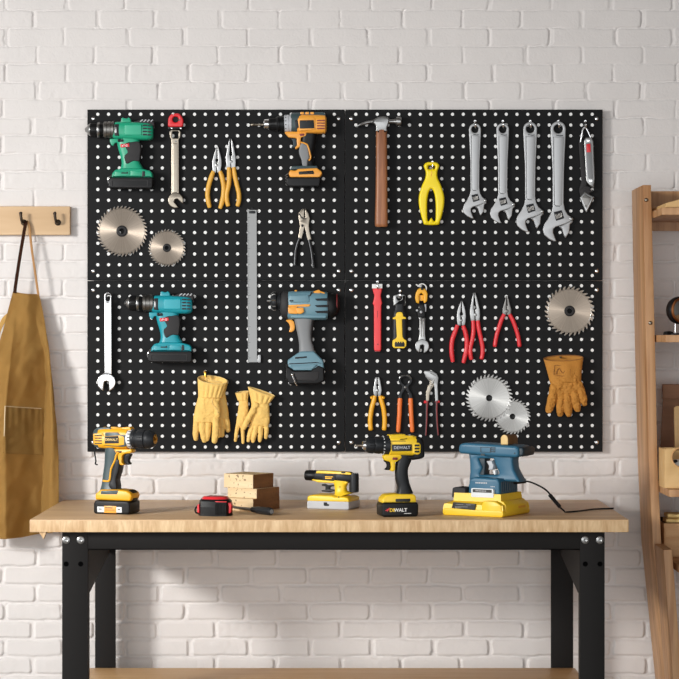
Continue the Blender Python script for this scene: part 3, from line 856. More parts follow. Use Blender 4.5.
def drill_orange():
    V = View(245, 105, 7.544, 0, YT); D = 80
    r = thing('cordless_drill', 'orange and grey-green drill with a bit fitted beside the top centre seam', 'drill', tuple(V.w(440, 620, D)))
    b = MB(V); b.turn([(40, 3), (46, 9), (62, 11), (66, 8), (134, 9)], 150, D, 12)
    bit = part('drill_bit', b, 'steel_warm', r)
    b = MB(V); b.turn([(180, 36), (184, 46), (196, 50), (232, 52), (240, 55), (248, 62), (262, 62), (264, 58), (272, 58), (274, 63), (300, 64)], 146, D, 28)
    for k in range(14):
        a = 2*math.pi*k/14; b.tube([(190, 146+49*math.cos(a), D+49*math.sin(a)), (232, 146+52*math.cos(a), D+52*math.sin(a))], 3, 6)
    ch = part('chuck', b, 'black', r)
    b = MB(V); b.turn([(134, 14), (138, 28), (148, 38), (168, 40), (180, 38)], 146, D, 24)
    part('chuck_nose', b, 'chrome', r, ch)
    b = MB(V); b.turn([(296, 60), (300, 66), (330, 68), (334, 64), (340, 64), (342, 70), (352, 70)], 142, D, 30)
    cl = part('clutch_ring', b, 'light_grey', r)
    b = MB(V)
    for k in range(14):
        a = 2*math.pi*k/14; b.box(304, 142+64*math.cos(a)-3, 314, 142+64*math.cos(a)+3, D+65*abs(math.sin(a)), D+68*abs(math.sin(a))+.5)
    part('clutch_mark', b, 'charcoal', r, cl)
    b = MB(V)
    b.loft([(346, 136, D, 66, 58), (352, 136, D, 74, 64), (400, 136, D, 76, 66), (420, 136, D, 70, 62)], 3, 26)
    b.flat(rnd([(350, 90), (362, 62), (590, 58), (606, 72), (606, 100), (400, 108)], 8), D-38, D+38, 8, 2)
    part('gear_case', b, 'slate_green', r)
    b = MB(V)
    b.loft([(395, 146, D, 66, 62), (410, 146, D, 71, 68), (560, 148, D, 72, 68), (604, 148, D, 68, 62), (615, 148, D, 50, 46)], 3.4, 28)
    for u in (432, 470, 508): b.flat(rnd(rect(u-14, 58, u+14, 76), 5), D-20, D+42, 4)
    b.flat(rnd([(398, 112), (420, 100), (500, 96), (530, 108), (530, 192), (412, 204)], 8), D+40, D+72, 4)
    h = part('housing', b, 'orange', r)
    b = MB(V); b.flat(rnd([(414, 124), (520, 122), (524, 184), (414, 186)], 6), D+50, D+76, 3); b.flat(rnd([(376, 124), (408, 116), (414, 140), (414, 172), (384, 190)], 6), D+40, D+70, 3)
    part('side_panel', b, 'charcoal', r)
    b = MB(V)
    for k in range(4): b.flat(rnd(rect(544, 120+k*20, 604, 129+k*20), 4), D+30, D+69.5)
    part('vent', b, 'maroon', r, h)
    b = MB(V); b.flat(rnd([(298, 212), (312, 204), (470, 206), (462, 238), (424, 250), (418, 318), (386, 338), (376, 326), (394, 308), (390, 254), (330, 248)], 7), D-26, D+44, 8, 2)
    part('trigger_guard', b, 'orange', r)
    b = MB(V); b.flat(rnd([(408, 222), (450, 220), (446, 236), (420, 240)], 4), D+30, D+47, 2); part('direction_switch', b, 'maroon', r)
    b = MB(V); b.flat(spl([(352, 256), (380, 252), (392, 262), (394, 306), (376, 324), (350, 322), (362, 306), (362, 280)], 4), D-16, D+16, 6, 2)
    part('trigger', b, 'navy_dark', r)
    b = MB(V)
    b.loft([(482, 220, D, 62, 42), (480, 262, D, 58, 42), (468, 330, D, 60, 42), (466, 390, D, 56, 40), (478, 440, D, 48, 40), (468, 482, D, 76, 46)], 2.7, 24, res=3)
    hd = part('handle', b, 'black', r)
    b = MB(V); b.flat(spl([(428, 290), (454, 300), (474, 318), (486, 400), (474, 424), (470, 470), (438, 470), (426, 416), (408, 366), (414, 318)], 4), D-42, D+48, 9, 3)
    part('grip', b, 'mid_grey', r)
    b = MB(V); b.tube([(422, 286, D+44), (450, 294, D+48), (472, 308, D+49), (486, 350, D+49), (496, 402, D+47), (482, 424, D+47)], 6, 8, res=3); part('inlay', b, 'orange', r, hd)
    b = MB(V); b.flat(rnd([(342, 494), (352, 466), (430, 462), (544, 462), (556, 494)], 8), D-58, D+52, 8, 2); part('base_plate', b, 'slate_green', r)
    b = MB(V); b.flat(rnd([(330, 526), (342, 496), (384, 500), (404, 486), (544, 480), (578, 506), (584, 520), (562, 552), (346, 552)], 8), D-62, D+60, 10, 3)
    bs = part('base', b, 'orange', r)
    b = MB(V); b.flat(rnd([(406, 508), (516, 500), (524, 526), (408, 530)], 4), D+50, D+63, 2); part('base_label', b, 'charcoal', r, bs)
    b = MB(V); b.tube([(420, 522, D+63), (460, 514, D+63), (480, 520, D+63), (512, 512, D+63)], 2.2, 6); part('base_line', b, 'steel_warm', r, bs)
    b = MB(V); b.flat(rnd([(312, 560), (324, 548), (566, 548), (572, 560), (564, 620), (330, 622), (312, 600)], 8), D-70, D+66, 10, 3)
    bt = part('battery', b, 'black', r)
    b = MB(V); 
    for k in range(4): b.tube([(330-k*3, 520+k*24, D+52), (308, 536+k*22, D+52), (318, 552+k*20, D+60)], 4, 8)
    part('latch', b, 'steel', r, bt)
drill_orange()

# ------------------------------------------------------------------ circular saw blades
def blade(cx, cy, rb, rt, n, d, hub, label, m, hook=0.55, rot=0.0, grp='circular saw blades'):
    V = View(0, 0, 1, 0, -d/425.0)
    loc = V.w(cx, cy, d)
    r = thing('saw_blade', label, 'saw blade', tuple(loc), grp)
    out = []
    for i in range(n):
        a = 2*math.pi*i/n + rot; st = 2*math.pi/n
        for f, q in ((0.0, rb-0.35), (0.30, rb-0.1), (0.86, rt-.25), (1.12, rt), (1.02, rb+.1)):
            out.append((cx + q*math.cos(a+f*st), cy + q*math.sin(a+f*st)))
    b = MB(V); b.flat([out, circ(cx, cy, hub[1], 20)], d-.4, d+.4, 0.08, 1)
    o = part('disc', b, m, r, ang=25)
    b = MB(V)
    st = 2*math.pi/n
    for i in range(n):                      # carbide tips
        a = 2*math.pi*i/n + rot + 1.06*st
        q0, q1 = rt-1.1, rt+0.1
        c, s_ = math.cos(a), math.sin(a); tx, ty = -s_*.28, c*.28
        b.flat([(cx+q0*c-tx, cy+q0*s_-ty), (cx+q1*c-tx, cy+q1*s_-ty), (cx+q1*c+tx, cy+q1*s_+ty), (cx+q0*c+tx, cy+q0*s_+ty)], d-.6, d+.6)
    part('tooth_tips', b, 'steel_dark', r)
    b = MB(V); b.tube([(cx+(rb-.6)*math.cos(a), cy+(rb-.6)*math.sin(a), d+.36) for a in np.linspace(0, 2*math.pi, 49)[:-1]], 0.22, 6, closed=True)
    part('rim_line', b, 'steel', r)
    b = MB(V)
    if hub[0] > hub[1]+.5:
        b.flat([circ(cx, cy, hub[0], 28), circ(cx, cy, hub[1]*.72, 20)], d-.6, d+1.3, .5, 2)
        hb = part('hub', b, 'black', r)
        b = MB(V); b.flat([circ(cx, cy, hub[0]*.80, 28), circ(cx, cy, hub[1]*.78, 20)], d+1.1, d+1.6, .2, 2)
        part('hub_ring', b, 'dark_grey', r, hb)
    else:
        b.pin(cx, cy, [(d-.4, hub[1]), (d+.35, hub[1]), (d+.5, hub[1]*.8), (d+.1, hub[1]*.55), (d+.1, 0)], 20)
        part('hub', b, 'black', r)
    return r
def peg(cx, cy, d1, rr, label):
    b = MB(P0); b.pin(cx, cy, [(-0.1, rr), (d1, rr), (d1+.4, rr*.7), (d1+.4, 0)], 12)
    return single('peg', b, 'black', label, 'peg', tuple(P0.w(cx, cy, 0)), 'black blade pegs')
blade(122.0, 231.2, 23.1, 25.4, 40, 2.2, (5.7, 3.6), 'larger tan-bright saw blade left, below the green drill', 'blade_tan')
blade(166.9, 247.9, 17.0, 18.7, 34, 2.2, (4.2, 2.8), 'smaller tan-bright saw blade right of the larger one, above the teal drill', 'blade_tan')
blade(569.6, 311.0, 22.2, 25.0, 32, 2.2, (5.4, 3.4), 'saw blade with a black hub above the brown glove', 'blade_tan')
blade(489.1, 398.0, 20.8, 23.7, 36, 3.4, (3.3, 3.3), 'larger bright silver saw blade overlapping a smaller one', 'blade')
blade(512.4, 416.5, 16.1, 18.2, 30, 1.4, (3.0, 3.0), 'small silver saw blade tucked behind a larger one', 'blade')

# ------------------------------------------------------------------ small silver pegboard hooks
def hook(u, v, label):
    b = MB(P0)
    b.pin(u, v, [(-0.1, 1.5), (0.5, 1.5), (0.9, 1.0), (0.9, 0)], 12)
    b.tube([(u, v, 0.4), (u, v+3.2, 1.4), (u, v+6.2, 3.2), (u, v+7.2, 6.4), (u, v+5.2, 8.6), (u, v+3.8, 8.8)], 0.72, 8, res=4)
    return single('peg_hook', b, 'chrome', label, 'hook', tuple(P0.w(u, v, 0)), 'small silver pegboard hooks')

# ------------------------------------------------------------------ adjustable wrenches
def adj_wrench(cx, cy, scale, label):
    k = 6.467 / scale
    V = View(cx - 130/k, cy - 92/k, k, 0, -0.01)
    r = thing('adjustable_wrench', label, 'wrench', tuple(V.w(110, 668, 12)), 'adjustable wrenches hung in a row')
    top = [(130 + 39*math.cos(a), 92 + 39*math.sin(a)) for a in np.linspace(math.pi, 2*math.pi, 15)]
    body = top + [(168, 130), (160, 300), (158, 470), (164, 505), (178, 530), (202, 548), (200, 562), (166, 578), (138, 588), (116, 594), (104, 606), (104, 624), (114, 650), (121, 667), (108, 668), (82, 655), (58, 634), (51, 606), (58, 580), (76, 555), (94, 520), (102, 490), (101, 300), (92, 130)]
    b = MB(V); b.flat([body, circ(130, 92, 23, 24)], 8, 27, 4, 3)
    part('handle', b, 'steel_dull', r)
    b = MB(V); b.flat(rnd([(108, 132), (158, 132), (152, 300), (148, 482), (140, 486), (116, 486), (111, 478), (109, 300)], 8), 22, 29, 1.8, 2)
    pn = part('handle_panel', b, 'steel_dull', r)
    b = MB(V); b.tube([(154, 126, 27.5), (140, 128, 28), (118, 124, 28)], 2.2, 6, res=3); b.tube([(106, 132, 27.5), (107.5, 300, 27.5), (110, 478, 27.5), (118, 488, 27.5), (138, 489, 27.5)], 1.6, 6)
    part('panel_groove', b, 'charcoal', r, pn)
    b = MB(V); b.flat(rnd([(132, 592), (160, 581), (200, 560), (206, 566), (190, 580), (186, 622), (168, 650), (160, 640), (150, 606)], 3), 6, 29, 4, 3)
    part('jaw', b, 'steel_dull', r)
    b = MB(V); b.flat(rnd([(106, 518), (148, 508), (160, 550), (118, 564)], 4), 20, 28.5, 1)
    wk = part('worm_slot', b, 'charcoal', r)
    b = MB(V)
    for i in range(5):
        t = i/4; b.tube([(116+t*30, 530-t*7, 27), (123+t*26, 552-t*8, 27)], 4, 8)
    part('worm', b, 'steel_dark', r, wk)
    b = MB(V); b.pin(197, 553, [(10, 9), (28, 9), (30, 6), (30, 0)], 12); part('pin', b, 'steel', r)
for i, (cx, cy, sc, lab) in enumerate([
        (475.0, 129.3, 1.0, 'shortest adjustable wrench, leftmost in the row of four'),
        (502.8, 129.3, 1.053, 'second shortest adjustable wrench, second from the left in the row'),
        (530.2, 128.9, 1.157, 'second longest adjustable wrench, third from the left in the row'),
        (558.2, 128.9, 1.263, 'longest adjustable wrench, rightmost in the row of four')]):
    adj_wrench(cx, cy, sc, lab)
    hook(cx, 121.2, ['silver hook holding the shortest adjustable wrench', 'silver hook holding the second shortest adjustable wrench', 'silver hook holding the second longest adjustable wrench', 'silver hook holding the longest adjustable wrench'][i])

# ------------------------------------------------------------------ pliers
def jaws(V, c, prof, slit, d0, d1, bev):
    """two facing jaws from an outer profile (v, half width) and a gap profile (v, half gap); c(v) is the axis"""
    res = []
    for sgn in (-1, 1):
        out = [(c(v) + sgn*w, v) for v, w in prof]
        inn = [(c(v) + sgn*g, v) for v, g in slit][::-1]
        b = MB(V); b.flat(out + inn, d0, d1, bev, 2); res.append(b)
    return res
def pliers(V, label, steel, grip, c, prof, slit, hL, hR, a, pivot, collar=None, group=None, th=1.0, cat='pliers', name='pliers'):
    vb = max(hL[-1][1], hR[-1][1])
    k = V.k
    d0, d1 = 1.2*k, 3.4*k*th
    r = thing(name, label, cat, tuple(V.w(c(vb), vb, d0)), group)
    for b in jaws(V, c, prof, slit, d0, d1, 0.5*k): part('jaw', b, steel, r)
    b = MB(V); b.pin(pivot[0], pivot[1], [(d0, pivot[2]), (d1+.1*k, pivot[2]), (d1+.35*k, pivot[2]*.7), (d1+.35*k, 0)], 16); part('pivot', b, steel, r)
    dm = (d0+d1)/2
    for h in (hL, hR):
        N = len(h)
        pts = [(p[0], p[1], dm, a*(p[2] if len(p) > 2 else 1), a*(p[2] if len(p) > 2 else 1)*0.95) for p in h]
        pts = spl(pts, 5, False)
        q = pts[-1]; w = pts[-2]
        t = np.array(q[:2]) - np.array(w[:2]); t /= np.hypot(*t)
        pts += [(q[0]+t[0]*a*.3, q[1]+t[1]*a*.3, dm, a*.8, a*.76), (q[0]+t[0]*a*.5, q[1]+t[1]*a*.5, dm, a*.4, a*.38)]
        b = MB(V); b.loft(pts, 2.3, 14)
        hd = part('handle', b, grip, r)
    if collar:
        for (u, v, w) in collar:
            b = MB(V); b.loft([(u-w, v+w*.25, dm, a*.5, a*.7), (u, v, dm, a*.75, a), (u+w, v+w*.25, dm, a*.5, a*.7)], 2, 12); part('guard', b, grip, r)
    return r
V = View(160, 105, 6.175, 0, -0.008)
pliers(V, 'shorter mustard-handled pliers, left of the pair', 'steel', 'mustard', lambda v: 352 + (v-340)*-.03,
       [(258, 4), (275, 11), (310, 22), (345, 29), (375, 29), (395, 25), (418, 23)], [(258, 1), (300, 2.5), (322, 4), (340, 9), (352, 3), (380, 1), (418, 3)],
       [(330, 408, .8), (318, 440), (301, 495), (293, 550), (299, 600), (306, 628, .85)], [(370, 408, .8), (381, 440), (393, 500), (391, 555), (381, 605), (372, 634, .85)], 15, (350, 372, 10),
       [(323, 424, 8), (378, 424, 8)], 'mustard-handled pliers')
pliers(V, 'longer mustard-handled pliers, right of the pair', 'steel', 'mustard', lambda v: 437 + (v-300)*.01,
       [(207, 6), (230, 14), (270, 22), (320, 30), (350, 30), (390, 27)], [(207, 1), (230, 3), (290, 7), (308, 9), (316, 2), (390, 2)],
       [(424, 384, .85), (427, 430), (424, 490), (412, 545), (412, 585), (420, 620, .9)], [(455, 384, .85), (461, 430), (474, 490), (487, 545), (487, 590), (479, 620, .9)], 14.5, (440, 350, 9), None, 'mustard-handled pliers')
V = View(440, 290, 9.06, 0, -0.008)
pliers(V, 'shortest red-handled combination pliers, left of three', 'steel', 'red', lambda v: 195 + (v-218)*-.02,
       [(98, 7), (130, 20), (190, 38), (240, 43), (280, 39), (322, 34)], [(98, 1), (150, 3), (195, 5), (218, 16), (236, 4), (322, 3)],
       [(160, 318, .85), (140, 372), (112, 450), (105, 530), (110, 600), (117, 645, .85)], [(210, 322, .85), (230, 380), (243, 460), (240, 545), (224, 610), (214, 654, .85)], 21, (191, 275, 15),
       [(150, 340, 12), (222, 345, 12)], 'red-handled pliers')
pliers(V, 'longest red-handled pliers, middle of three', 'steel', 'red', lambda v: 316 + (v-150)*.03,
       [(22, 9), (60, 20), (120, 33), (185, 46), (230, 46), (282, 40)], [(22, 1), (60, 4), (130, 9), (165, 15), (182, 3), (282, 3)],
       [(300, 276, .9), (304, 350), (297, 430), (277, 520), (276, 580), (284, 625, .9)], [(343, 276, .9), (352, 350), (372, 440), (386, 520), (386, 580), (377, 620, .9)], 20, (322, 225, 14), None, 'red-handled pliers')
V = View(455, 280, 7.543, 0, -0.008)
pliers(V, 'red-handled pliers with splayed handles and short dark jaws', 'steel_dark', 'red', lambda v: 392.0,
       [(122, 6), (150, 14), (190, 25), (220, 34), (245, 33), (264, 30)], [(122, 1), (150, 3), (195, 5), (206, 1.5), (264, 1.5)],
       [(372, 258, .9), (352, 300), (330, 365), (312, 430), (301, 498)], [(412, 258, .9), (435, 300), (460, 365), (478, 430), (488, 498)], 16, (391, 235, 14), None, 'red-handled pliers')
V = View(360, 365, 7.544, 0, -0.008)
pliers(V, 'amber-handled combination pliers below the red bar', 'steel', 'amber', lambda v: 132.0,
       [(92, 15), (110, 20), (150, 27), (190, 33), (215, 28), (238, 24)], [(92, 1), (125, 2), (150, 8), (165, 3), (238, 3)],
       [(112, 232, .8), (104, 270), (88, 330), (78, 400), (78, 450), (82, 486)], [(152, 232, .8), (162, 270), (178, 330), (186, 400), (186, 450), (182, 486)], 18, (132, 192, 11),
       [(90, 246, 12), (174, 246, 12)])
# end cutting nippers
def nippers():
    d0, d1, dm = 9, 26, 17
    r = thing('end_nippers', 'black end-cutting nippers with bright orange handles', 'nippers', tuple(V.w(342, 505, d0)))
    for s in (-1, 1):
        o = lambda pts: [(342 + s*p[0], p[1]) for p in pts]
        b = MB(V); b.flat(o(spl([(2, 74), (24, 78), (44, 92), (52, 116), (44, 140), (24, 160), (30, 190), (50, 222), (52, 262), (28, 262), (24, 220), (2, 186), (-10, 160), (10, 148), (30, 130), (34, 108), (22, 94), (2, 88)], 3)), d0, d1, 3, 2)
        part('jaw', b, 'charcoal', r)
        b = MB(V); b.tube([(342+s*2, 78, d1-3), (342+s*24, 82, d1-2), (342+s*42, 95, d1-3), (342+s*48, 112, d1-6)], [3.5, 5, 5, 3], 8, res=4)
        part('cutting_edge', b, 'steel', r)
        b = MB(V); b.loft([(342+s*39, 250, dm, 15, 14), (342+s*40, 262, dm, 18, 16), (342+s*45, 380, dm, 17, 16), (342+s*52, 480, dm, 17, 16), (342+s*53, 502, dm, 15, 14), (342+s*53, 508, dm, 9, 8)], 2.4, 16)
        part('handle', b, 'hot_orange', r)
    b = MB(V); b.pin(342, 168, [(d0, 9), (d1+2, 9), (d1+4, 6), (d1+4, 0)], 14); part('pivot', b, 'steel_dark', r)
nippers()
def pump_pliers():
    d0, d1, dm = 9, 24, 17
    r = thing('pump_pliers', 'slip-joint pump pliers with maroon handles right of the nippers', 'pliers', tuple(V.w(540, 535, d0)))
    b = MB(V); b.flat(rnd([(482, 50), (490, 42), (545, 44), (580, 66), (592, 98), (586, 150), (592, 276), (568, 276), (562, 170), (552, 128), (524, 108), (500, 92), (486, 66)], 5), d0+4, d1+6, 3, 2); part('jaw', b, 'steel', r)
    b = MB(V)
    for k in range(5): b.box(494+k*6, 78+k*7, 499+k*6, 90+k*7, d1, d1+6.5)
    b.tube([(560, 108, d1+7), (540, 150, d1+7), (524, 180, d1+7)], 4, 8); b.tube([(530, 60, d1+6), (570, 80, d1+6)], 2.5, 6)
    part('teeth', b, 'steel_dark', r)
    b = MB(V); b.flat(rnd([(512, 104), (532, 112), (556, 108), (574, 118), (566, 150), (540, 182), (526, 214), (522, 276), (496, 276), (500, 200), (512, 160), (530, 134)], 5), d0, d1, 3, 2); part('jaw', b, 'steel_warm', r)
    b = MB(V); b.pin(548, 130, [(d0, 11), (d1+8, 11), (d1+10, 7), (d1+10, 0)], 14); part('pivot', b, 'steel_dark', r)
    for u, w in ((498, -1), (582, 1)):
        b = MB(V); b.loft([(u-16, 276, dm, 9, 10), (u, 280, dm, 15, 15), (u+18, 274, dm, 9, 10)], 2, 12); part('guard', b, 'red', r)
    for pts in ([(508, 268), (504, 330), (503, 400), (500, 470), (496, 532)], [(580, 268), (578, 330), (580, 400), (584, 470), (590, 530)]):
        b = MB(V); b.loft([(u, v, dm, 16 - i*1.6, 14 - i*1.2) for i, (u, v) in enumerate(pts)], 2.6, 14, res=3); h = part('handle', b, 'charcoal', r)
        b = MB(V); b.loft([(u+1, v, dm+12-i*1.2, 7 - i*.5, 4.5) for i, (u, v) in enumerate(pts)], 2.2, 10, res=3); part('inlay', b, 'maroon', r, h)
pump_pliers()
def cutters():
    V = View(285, 200, 9.053, 0, -0.008); d0, d1, dm = 10, 34, 22
    r = thing('cutting_pliers', 'worn bare-metal cutting pliers with black handles right of the ruler', 'pliers', tuple(V.w(180, 612, d0)))
    b = MB(V); b.flat(rnd([(172, 76), (176, 100), (172, 150), (196, 172), (218, 190), (212, 214), (178, 236), (166, 290), (150, 356), (118, 348), (132, 268), (136, 236), (123, 170), (126, 112), (146, 88)], 5), d0, d1-4, 4, 2); part('jaw', b, 'steel_warm', r)
    b = MB(V); b.flat(rnd([(178, 76), (190, 84), (212, 120), (224, 162), (216, 230), (222, 280), (240, 358), (206, 366), (186, 280), (174, 236), (140, 220), (136, 196), (160, 176), (186, 160), (182, 120)], 5), d0+4, d1, 4, 2); part('jaw', b, 'steel_warm', r)
    b = MB(V); b.pin(158, 232, [(d0, 12), (d1+1, 12), (d1+3, 8), (d1+3, 0)], 14); part('pivot', b, 'charcoal', r)
    b = MB(V); b.flat(rnd([(128, 114), (150, 150), (182, 172), (196, 168), (190, 178), (150, 166), (126, 130)], 3), d1-4, d1+1.5, 1); part('edge', b, 'charcoal', r)
    for pts in ([(134, 344), (118, 390), (102, 450), (96, 520), (93, 590)], [(220, 358), (232, 410), (244, 470), (252, 540), (262, 612)]):
        b = MB(V); b.loft([(u, v, dm, 16, 15) for u, v in pts], 2.5, 14, res=3); h = part('handle', b, 'black', r)
        b = MB(V); b.loft([(u-7, v, dm+9, 5, 5) for u, v in pts], 2, 10, res=3); part('inlay', b, 'light_grey', r, h)  # pale strip paints the sheen along each black handle
cutters()

# ------------------------------------------------------------------ spanners, ruler, hammer, loose hand tools
def open_jaw(cx, cy, R, gap, ang, depth=0.15):
    """outline of an open spanner end; ang is the direction of the opening"""
    pts = []; g = math.asin(gap/R)
    for t in np.linspace(g*1.0, 2*math.pi - g*1.0, 30):
        pts.append((cx + R*math.cos(ang+t), cy + R*math.sin(ang+t)))
    c, s = math.cos(ang), math.sin(ang)
    q = [(-depth*R, -gap*.8), (-depth*R-.35*gap, 0), (-depth*R, gap*.8)]
    for x, y in q: pts.append((cx + c*x - s*y, cy + s*x + c*y))
    return pts
def spanner_red():
    V = View(160, 105, 6.175, 0, -0.015)
    r = thing('spanner', 'warm steel spanner hanging below a red clip', 'spanner', tuple(V.w(95, 636, 20)))
    b = MB(V); b.flat([rnd([(58, 166), (66, 152), (120, 152), (128, 166), (126, 196), (116, 214), (117, 556), (68, 556), (68, 214), (60, 196)], 5), rnd(rect(75, 162, 114, 204), 6)], 16, 34, 4, 3)
    b.flat(rnd(rect(78, 236, 108, 540), 6), 30, 35.5, 1.5)
    part('shaft', b, 'steel_warm', r)
    b = MB(V); b.flat(open_jaw(96, 588, 48, 17, math.radians(48), 0.0), 12, 38, 5, 3); part('open_jaw', b, 'steel_warm', r)
    b = MB(V); b.pin(97, 224, [(30, 5), (37, 5), (37, 0)], 10); b.pin(90, 362, [(30, 3), (36, 3), (36, 0)], 8); part('stamp', b, 'steel_dark', r)
    r = thing('wall_clip', 'red plastic clip with a round hole above the warm steel spanner', 'clip', tuple(V.w(96, 148, 0)))
    b = MB(V); b.flat([rnd([(48, 136), (52, 78), (72, 54), (120, 52), (146, 88), (142, 136)], 14), circ(97, 90, 19, 20)], 0.5, 52, 8, 3); part('clip_body', b, 'red', r)
    b = MB(V); b.flat(rnd(rect(50, 134, 140, 149), 4), 0.5, 44, 3); b.pin(97, 90, [(0.5, 19), (20, 19), (20, 0)], 18); bp = part('back_plate', b, 'black', r)
    b = MB(V)
    for u in (72, 128): b.pin(u, 143, [(40, 5), (46, 5), (47, 0)], 10)
    b.pin(82, 58, [(30, 4), (52, 4), (54, 2), (54, 0)], 10); b.tube([(118, 100, 50), (126, 88, 50)], 4, 8)
    part('rivet', b, 'chrome', r, bp)
spanner_red()
def spanner_chrome():
    V = View(90, 285, 6.175, 0, -0.02)
    r = thing('spanner', 'long chrome spanner at the left edge of the lower left panel', 'spanner', tuple(V.w(103, 660, 46)))
    b = MB(V); b.flat([[(88, 552)] + [(110+22*math.cos(a), 66+22*math.sin(a)) for a in np.linspace(math.pi, 2*math.pi, 12)] + [(135, 552)], rnd(rect(97, 54, 124, 98), 12)], 40, 58, 4, 3)
    b.flat(rnd(rect(96, 110, 126, 540), 5), 50, 60, 2)
    part('shaft', b, 'chrome', r)
    b = MB(V); b.flat(open_jaw(102, 600, 57, 17, math.radians(92), 0.02), 34, 64, 6, 3); part('open_jaw', b, 'chrome', r)
    b = MB(V); b.tube([(114, 152, 60), (114, 182, 60)], 2.2, 6); part('stamp', b, 'green', r)
    b = MB(V); b.pin(110, 76, [(-.5, 9), (6, 9), (8, 5), (60, 5), (64, 3), (64, 0)], 12)
    single('peg', b, 'black', 'black peg through the slot of the long chrome spanner', 'peg', tuple(V.w(110, 76, 0)))
spanner_chrome()
def ruler():
    V = View(235, 195, 3.777, 0, -0.004)
    r = thing('steel_ruler', 'long steel ruler hanging upright across the two left panels', 'ruler', tuple(V.w(65, 632, 4)))
    b = MB(V); b.flat([rnd([(46, 56), (82, 56), (83.5, 632), (48.5, 632)], 1.5), circ(65, 64, 4, 14)], 2.5, 6.5, .6, 1); part('rule', b, 'rule_steel', r)
    b = MB(V)
    for i in range(92):
        v = 84 + i*5.9; L = 11 if i % 10 == 0 else (7.5 if i % 5 == 0 else 4.5)
        u0 = 46 + (v-56)/576*2.5
        b.box(u0+.6, v, u0+L, v+.9, 6.3, 6.75)
    part('graduation', b, 'dark_grey', r)['kind'] = 'stuff'
    b = MB(V); b.box(86, 604, 97, 632, 2.5, 12, 1); b.box(82, 618, 88, 630, 2.5, 6); part('end_stop', b, 'steel_dull', r)
    b = MB(V); b.flat(rnd(rect(53, 60, 77, 70), 3), 6.5, 10, 1); b.pin(65, 62, [(-.2, 3), (12, 3), (12, 0)], 12); b.pin(65, 50, [(-.2, 3.4), (3, 3.4), (4, 0)], 12)
    single('peg_hook', b, 'charcoal', 'dark hook holding the top of the steel ruler', 'hook', tuple(V.w(65, 60, 0)))
ruler()
def hammer():
    V = View(355, 110, 5.66, 0, -0.015); D = 38
    r = thing('claw_hammer', 'claw hammer with a brown wooden handle', 'hammer', tuple(V.w(150, 662, D)))
    b = MB(V); b.loft([(150, 112, D, 28, 22), (150, 124, D, 31, 24), (150, 300, D, 32, 25), (150, 480, D, 34, 27), (149, 640, D, 37, 30), (149, 656, D, 36, 29), (149, 662, D, 31, 24)], 3.4, 24); part('handle', b, 'hammer_wood', r)
    b = MB(V); b.flat(spl([(2, 98), (22, 82), (60, 66), (100, 58), (130, 43), (160, 38), (186, 44), (194, 60), (188, 84), (181, 104), (180, 123), (120, 123), (119, 104), (114, 86), (96, 76), (60, 82), (26, 92)], 3), D-22, D+22, 7, 3); part('claw', b, 'steel', r)
    b = MB(V); b.turn([(184, 14), (206, 12), (222, 13), (230, 16), (234, 25), (240, 27), (258, 27), (263, 23), (263, 0)], 65, D, 24); part('face', b, 'steel', r)
    b = MB(V); b.flat(rnd([(96, 74), (106, 62), (110, 64), (102, 80)], 2), D+10, D+23.5, 1); part('claw_slot', b, 'dark_grey', r)
    b = MB(V)
    for u in (132, 168):
        b.tube([(u, 128, 0), (u, 128, 40), (u, 124, 62)], 5, 8)
    single('peg_hook', b, 'black', 'black double peg under the hammer head', 'hook', tuple(V.w(150, 126, 0)))
hammer()
def yellow_handle():
    V = View(355, 110, 5.66, 0, -0.01)
    r = thing('scraper_handle', 'bright yellow pear-shaped tool with a long slot beside the hammer', 'hand tool', tuple(V.w(433, 652, 8)))
    R = [(455, 296), (474, 308), (476, 322), (466, 350), (468, 385), (486, 425), (503, 480), (505, 530), (494, 590), (480, 634), (468, 650)]
    L = [(866-u, v) for u, v in R][::-1]
    out = spl(R + L, 3)
    slot = spl([(432, 446), (448, 470), (456, 520), (457, 580), (455, 622), (446, 630), (432, 610), (418, 630), (410, 622), (408, 580), (408, 520), (416, 470)], 3)
    b = MB(V); b.flat([out, slot, rnd(rect(414, 314, 452, 336), 7)], 6, 44, 12, 4); part('handle_body', b, 'lemon', r)
    b = MB(V); b.tube([(431, 346, 44), (433, 360, 45), (430, 378, 44.5)], 1.6, 6); part('mark', b, 'amber', r)
    hook(432.4, 162.0, 'silver hook holding the yellow pear-shaped tool')
yellow_handle()
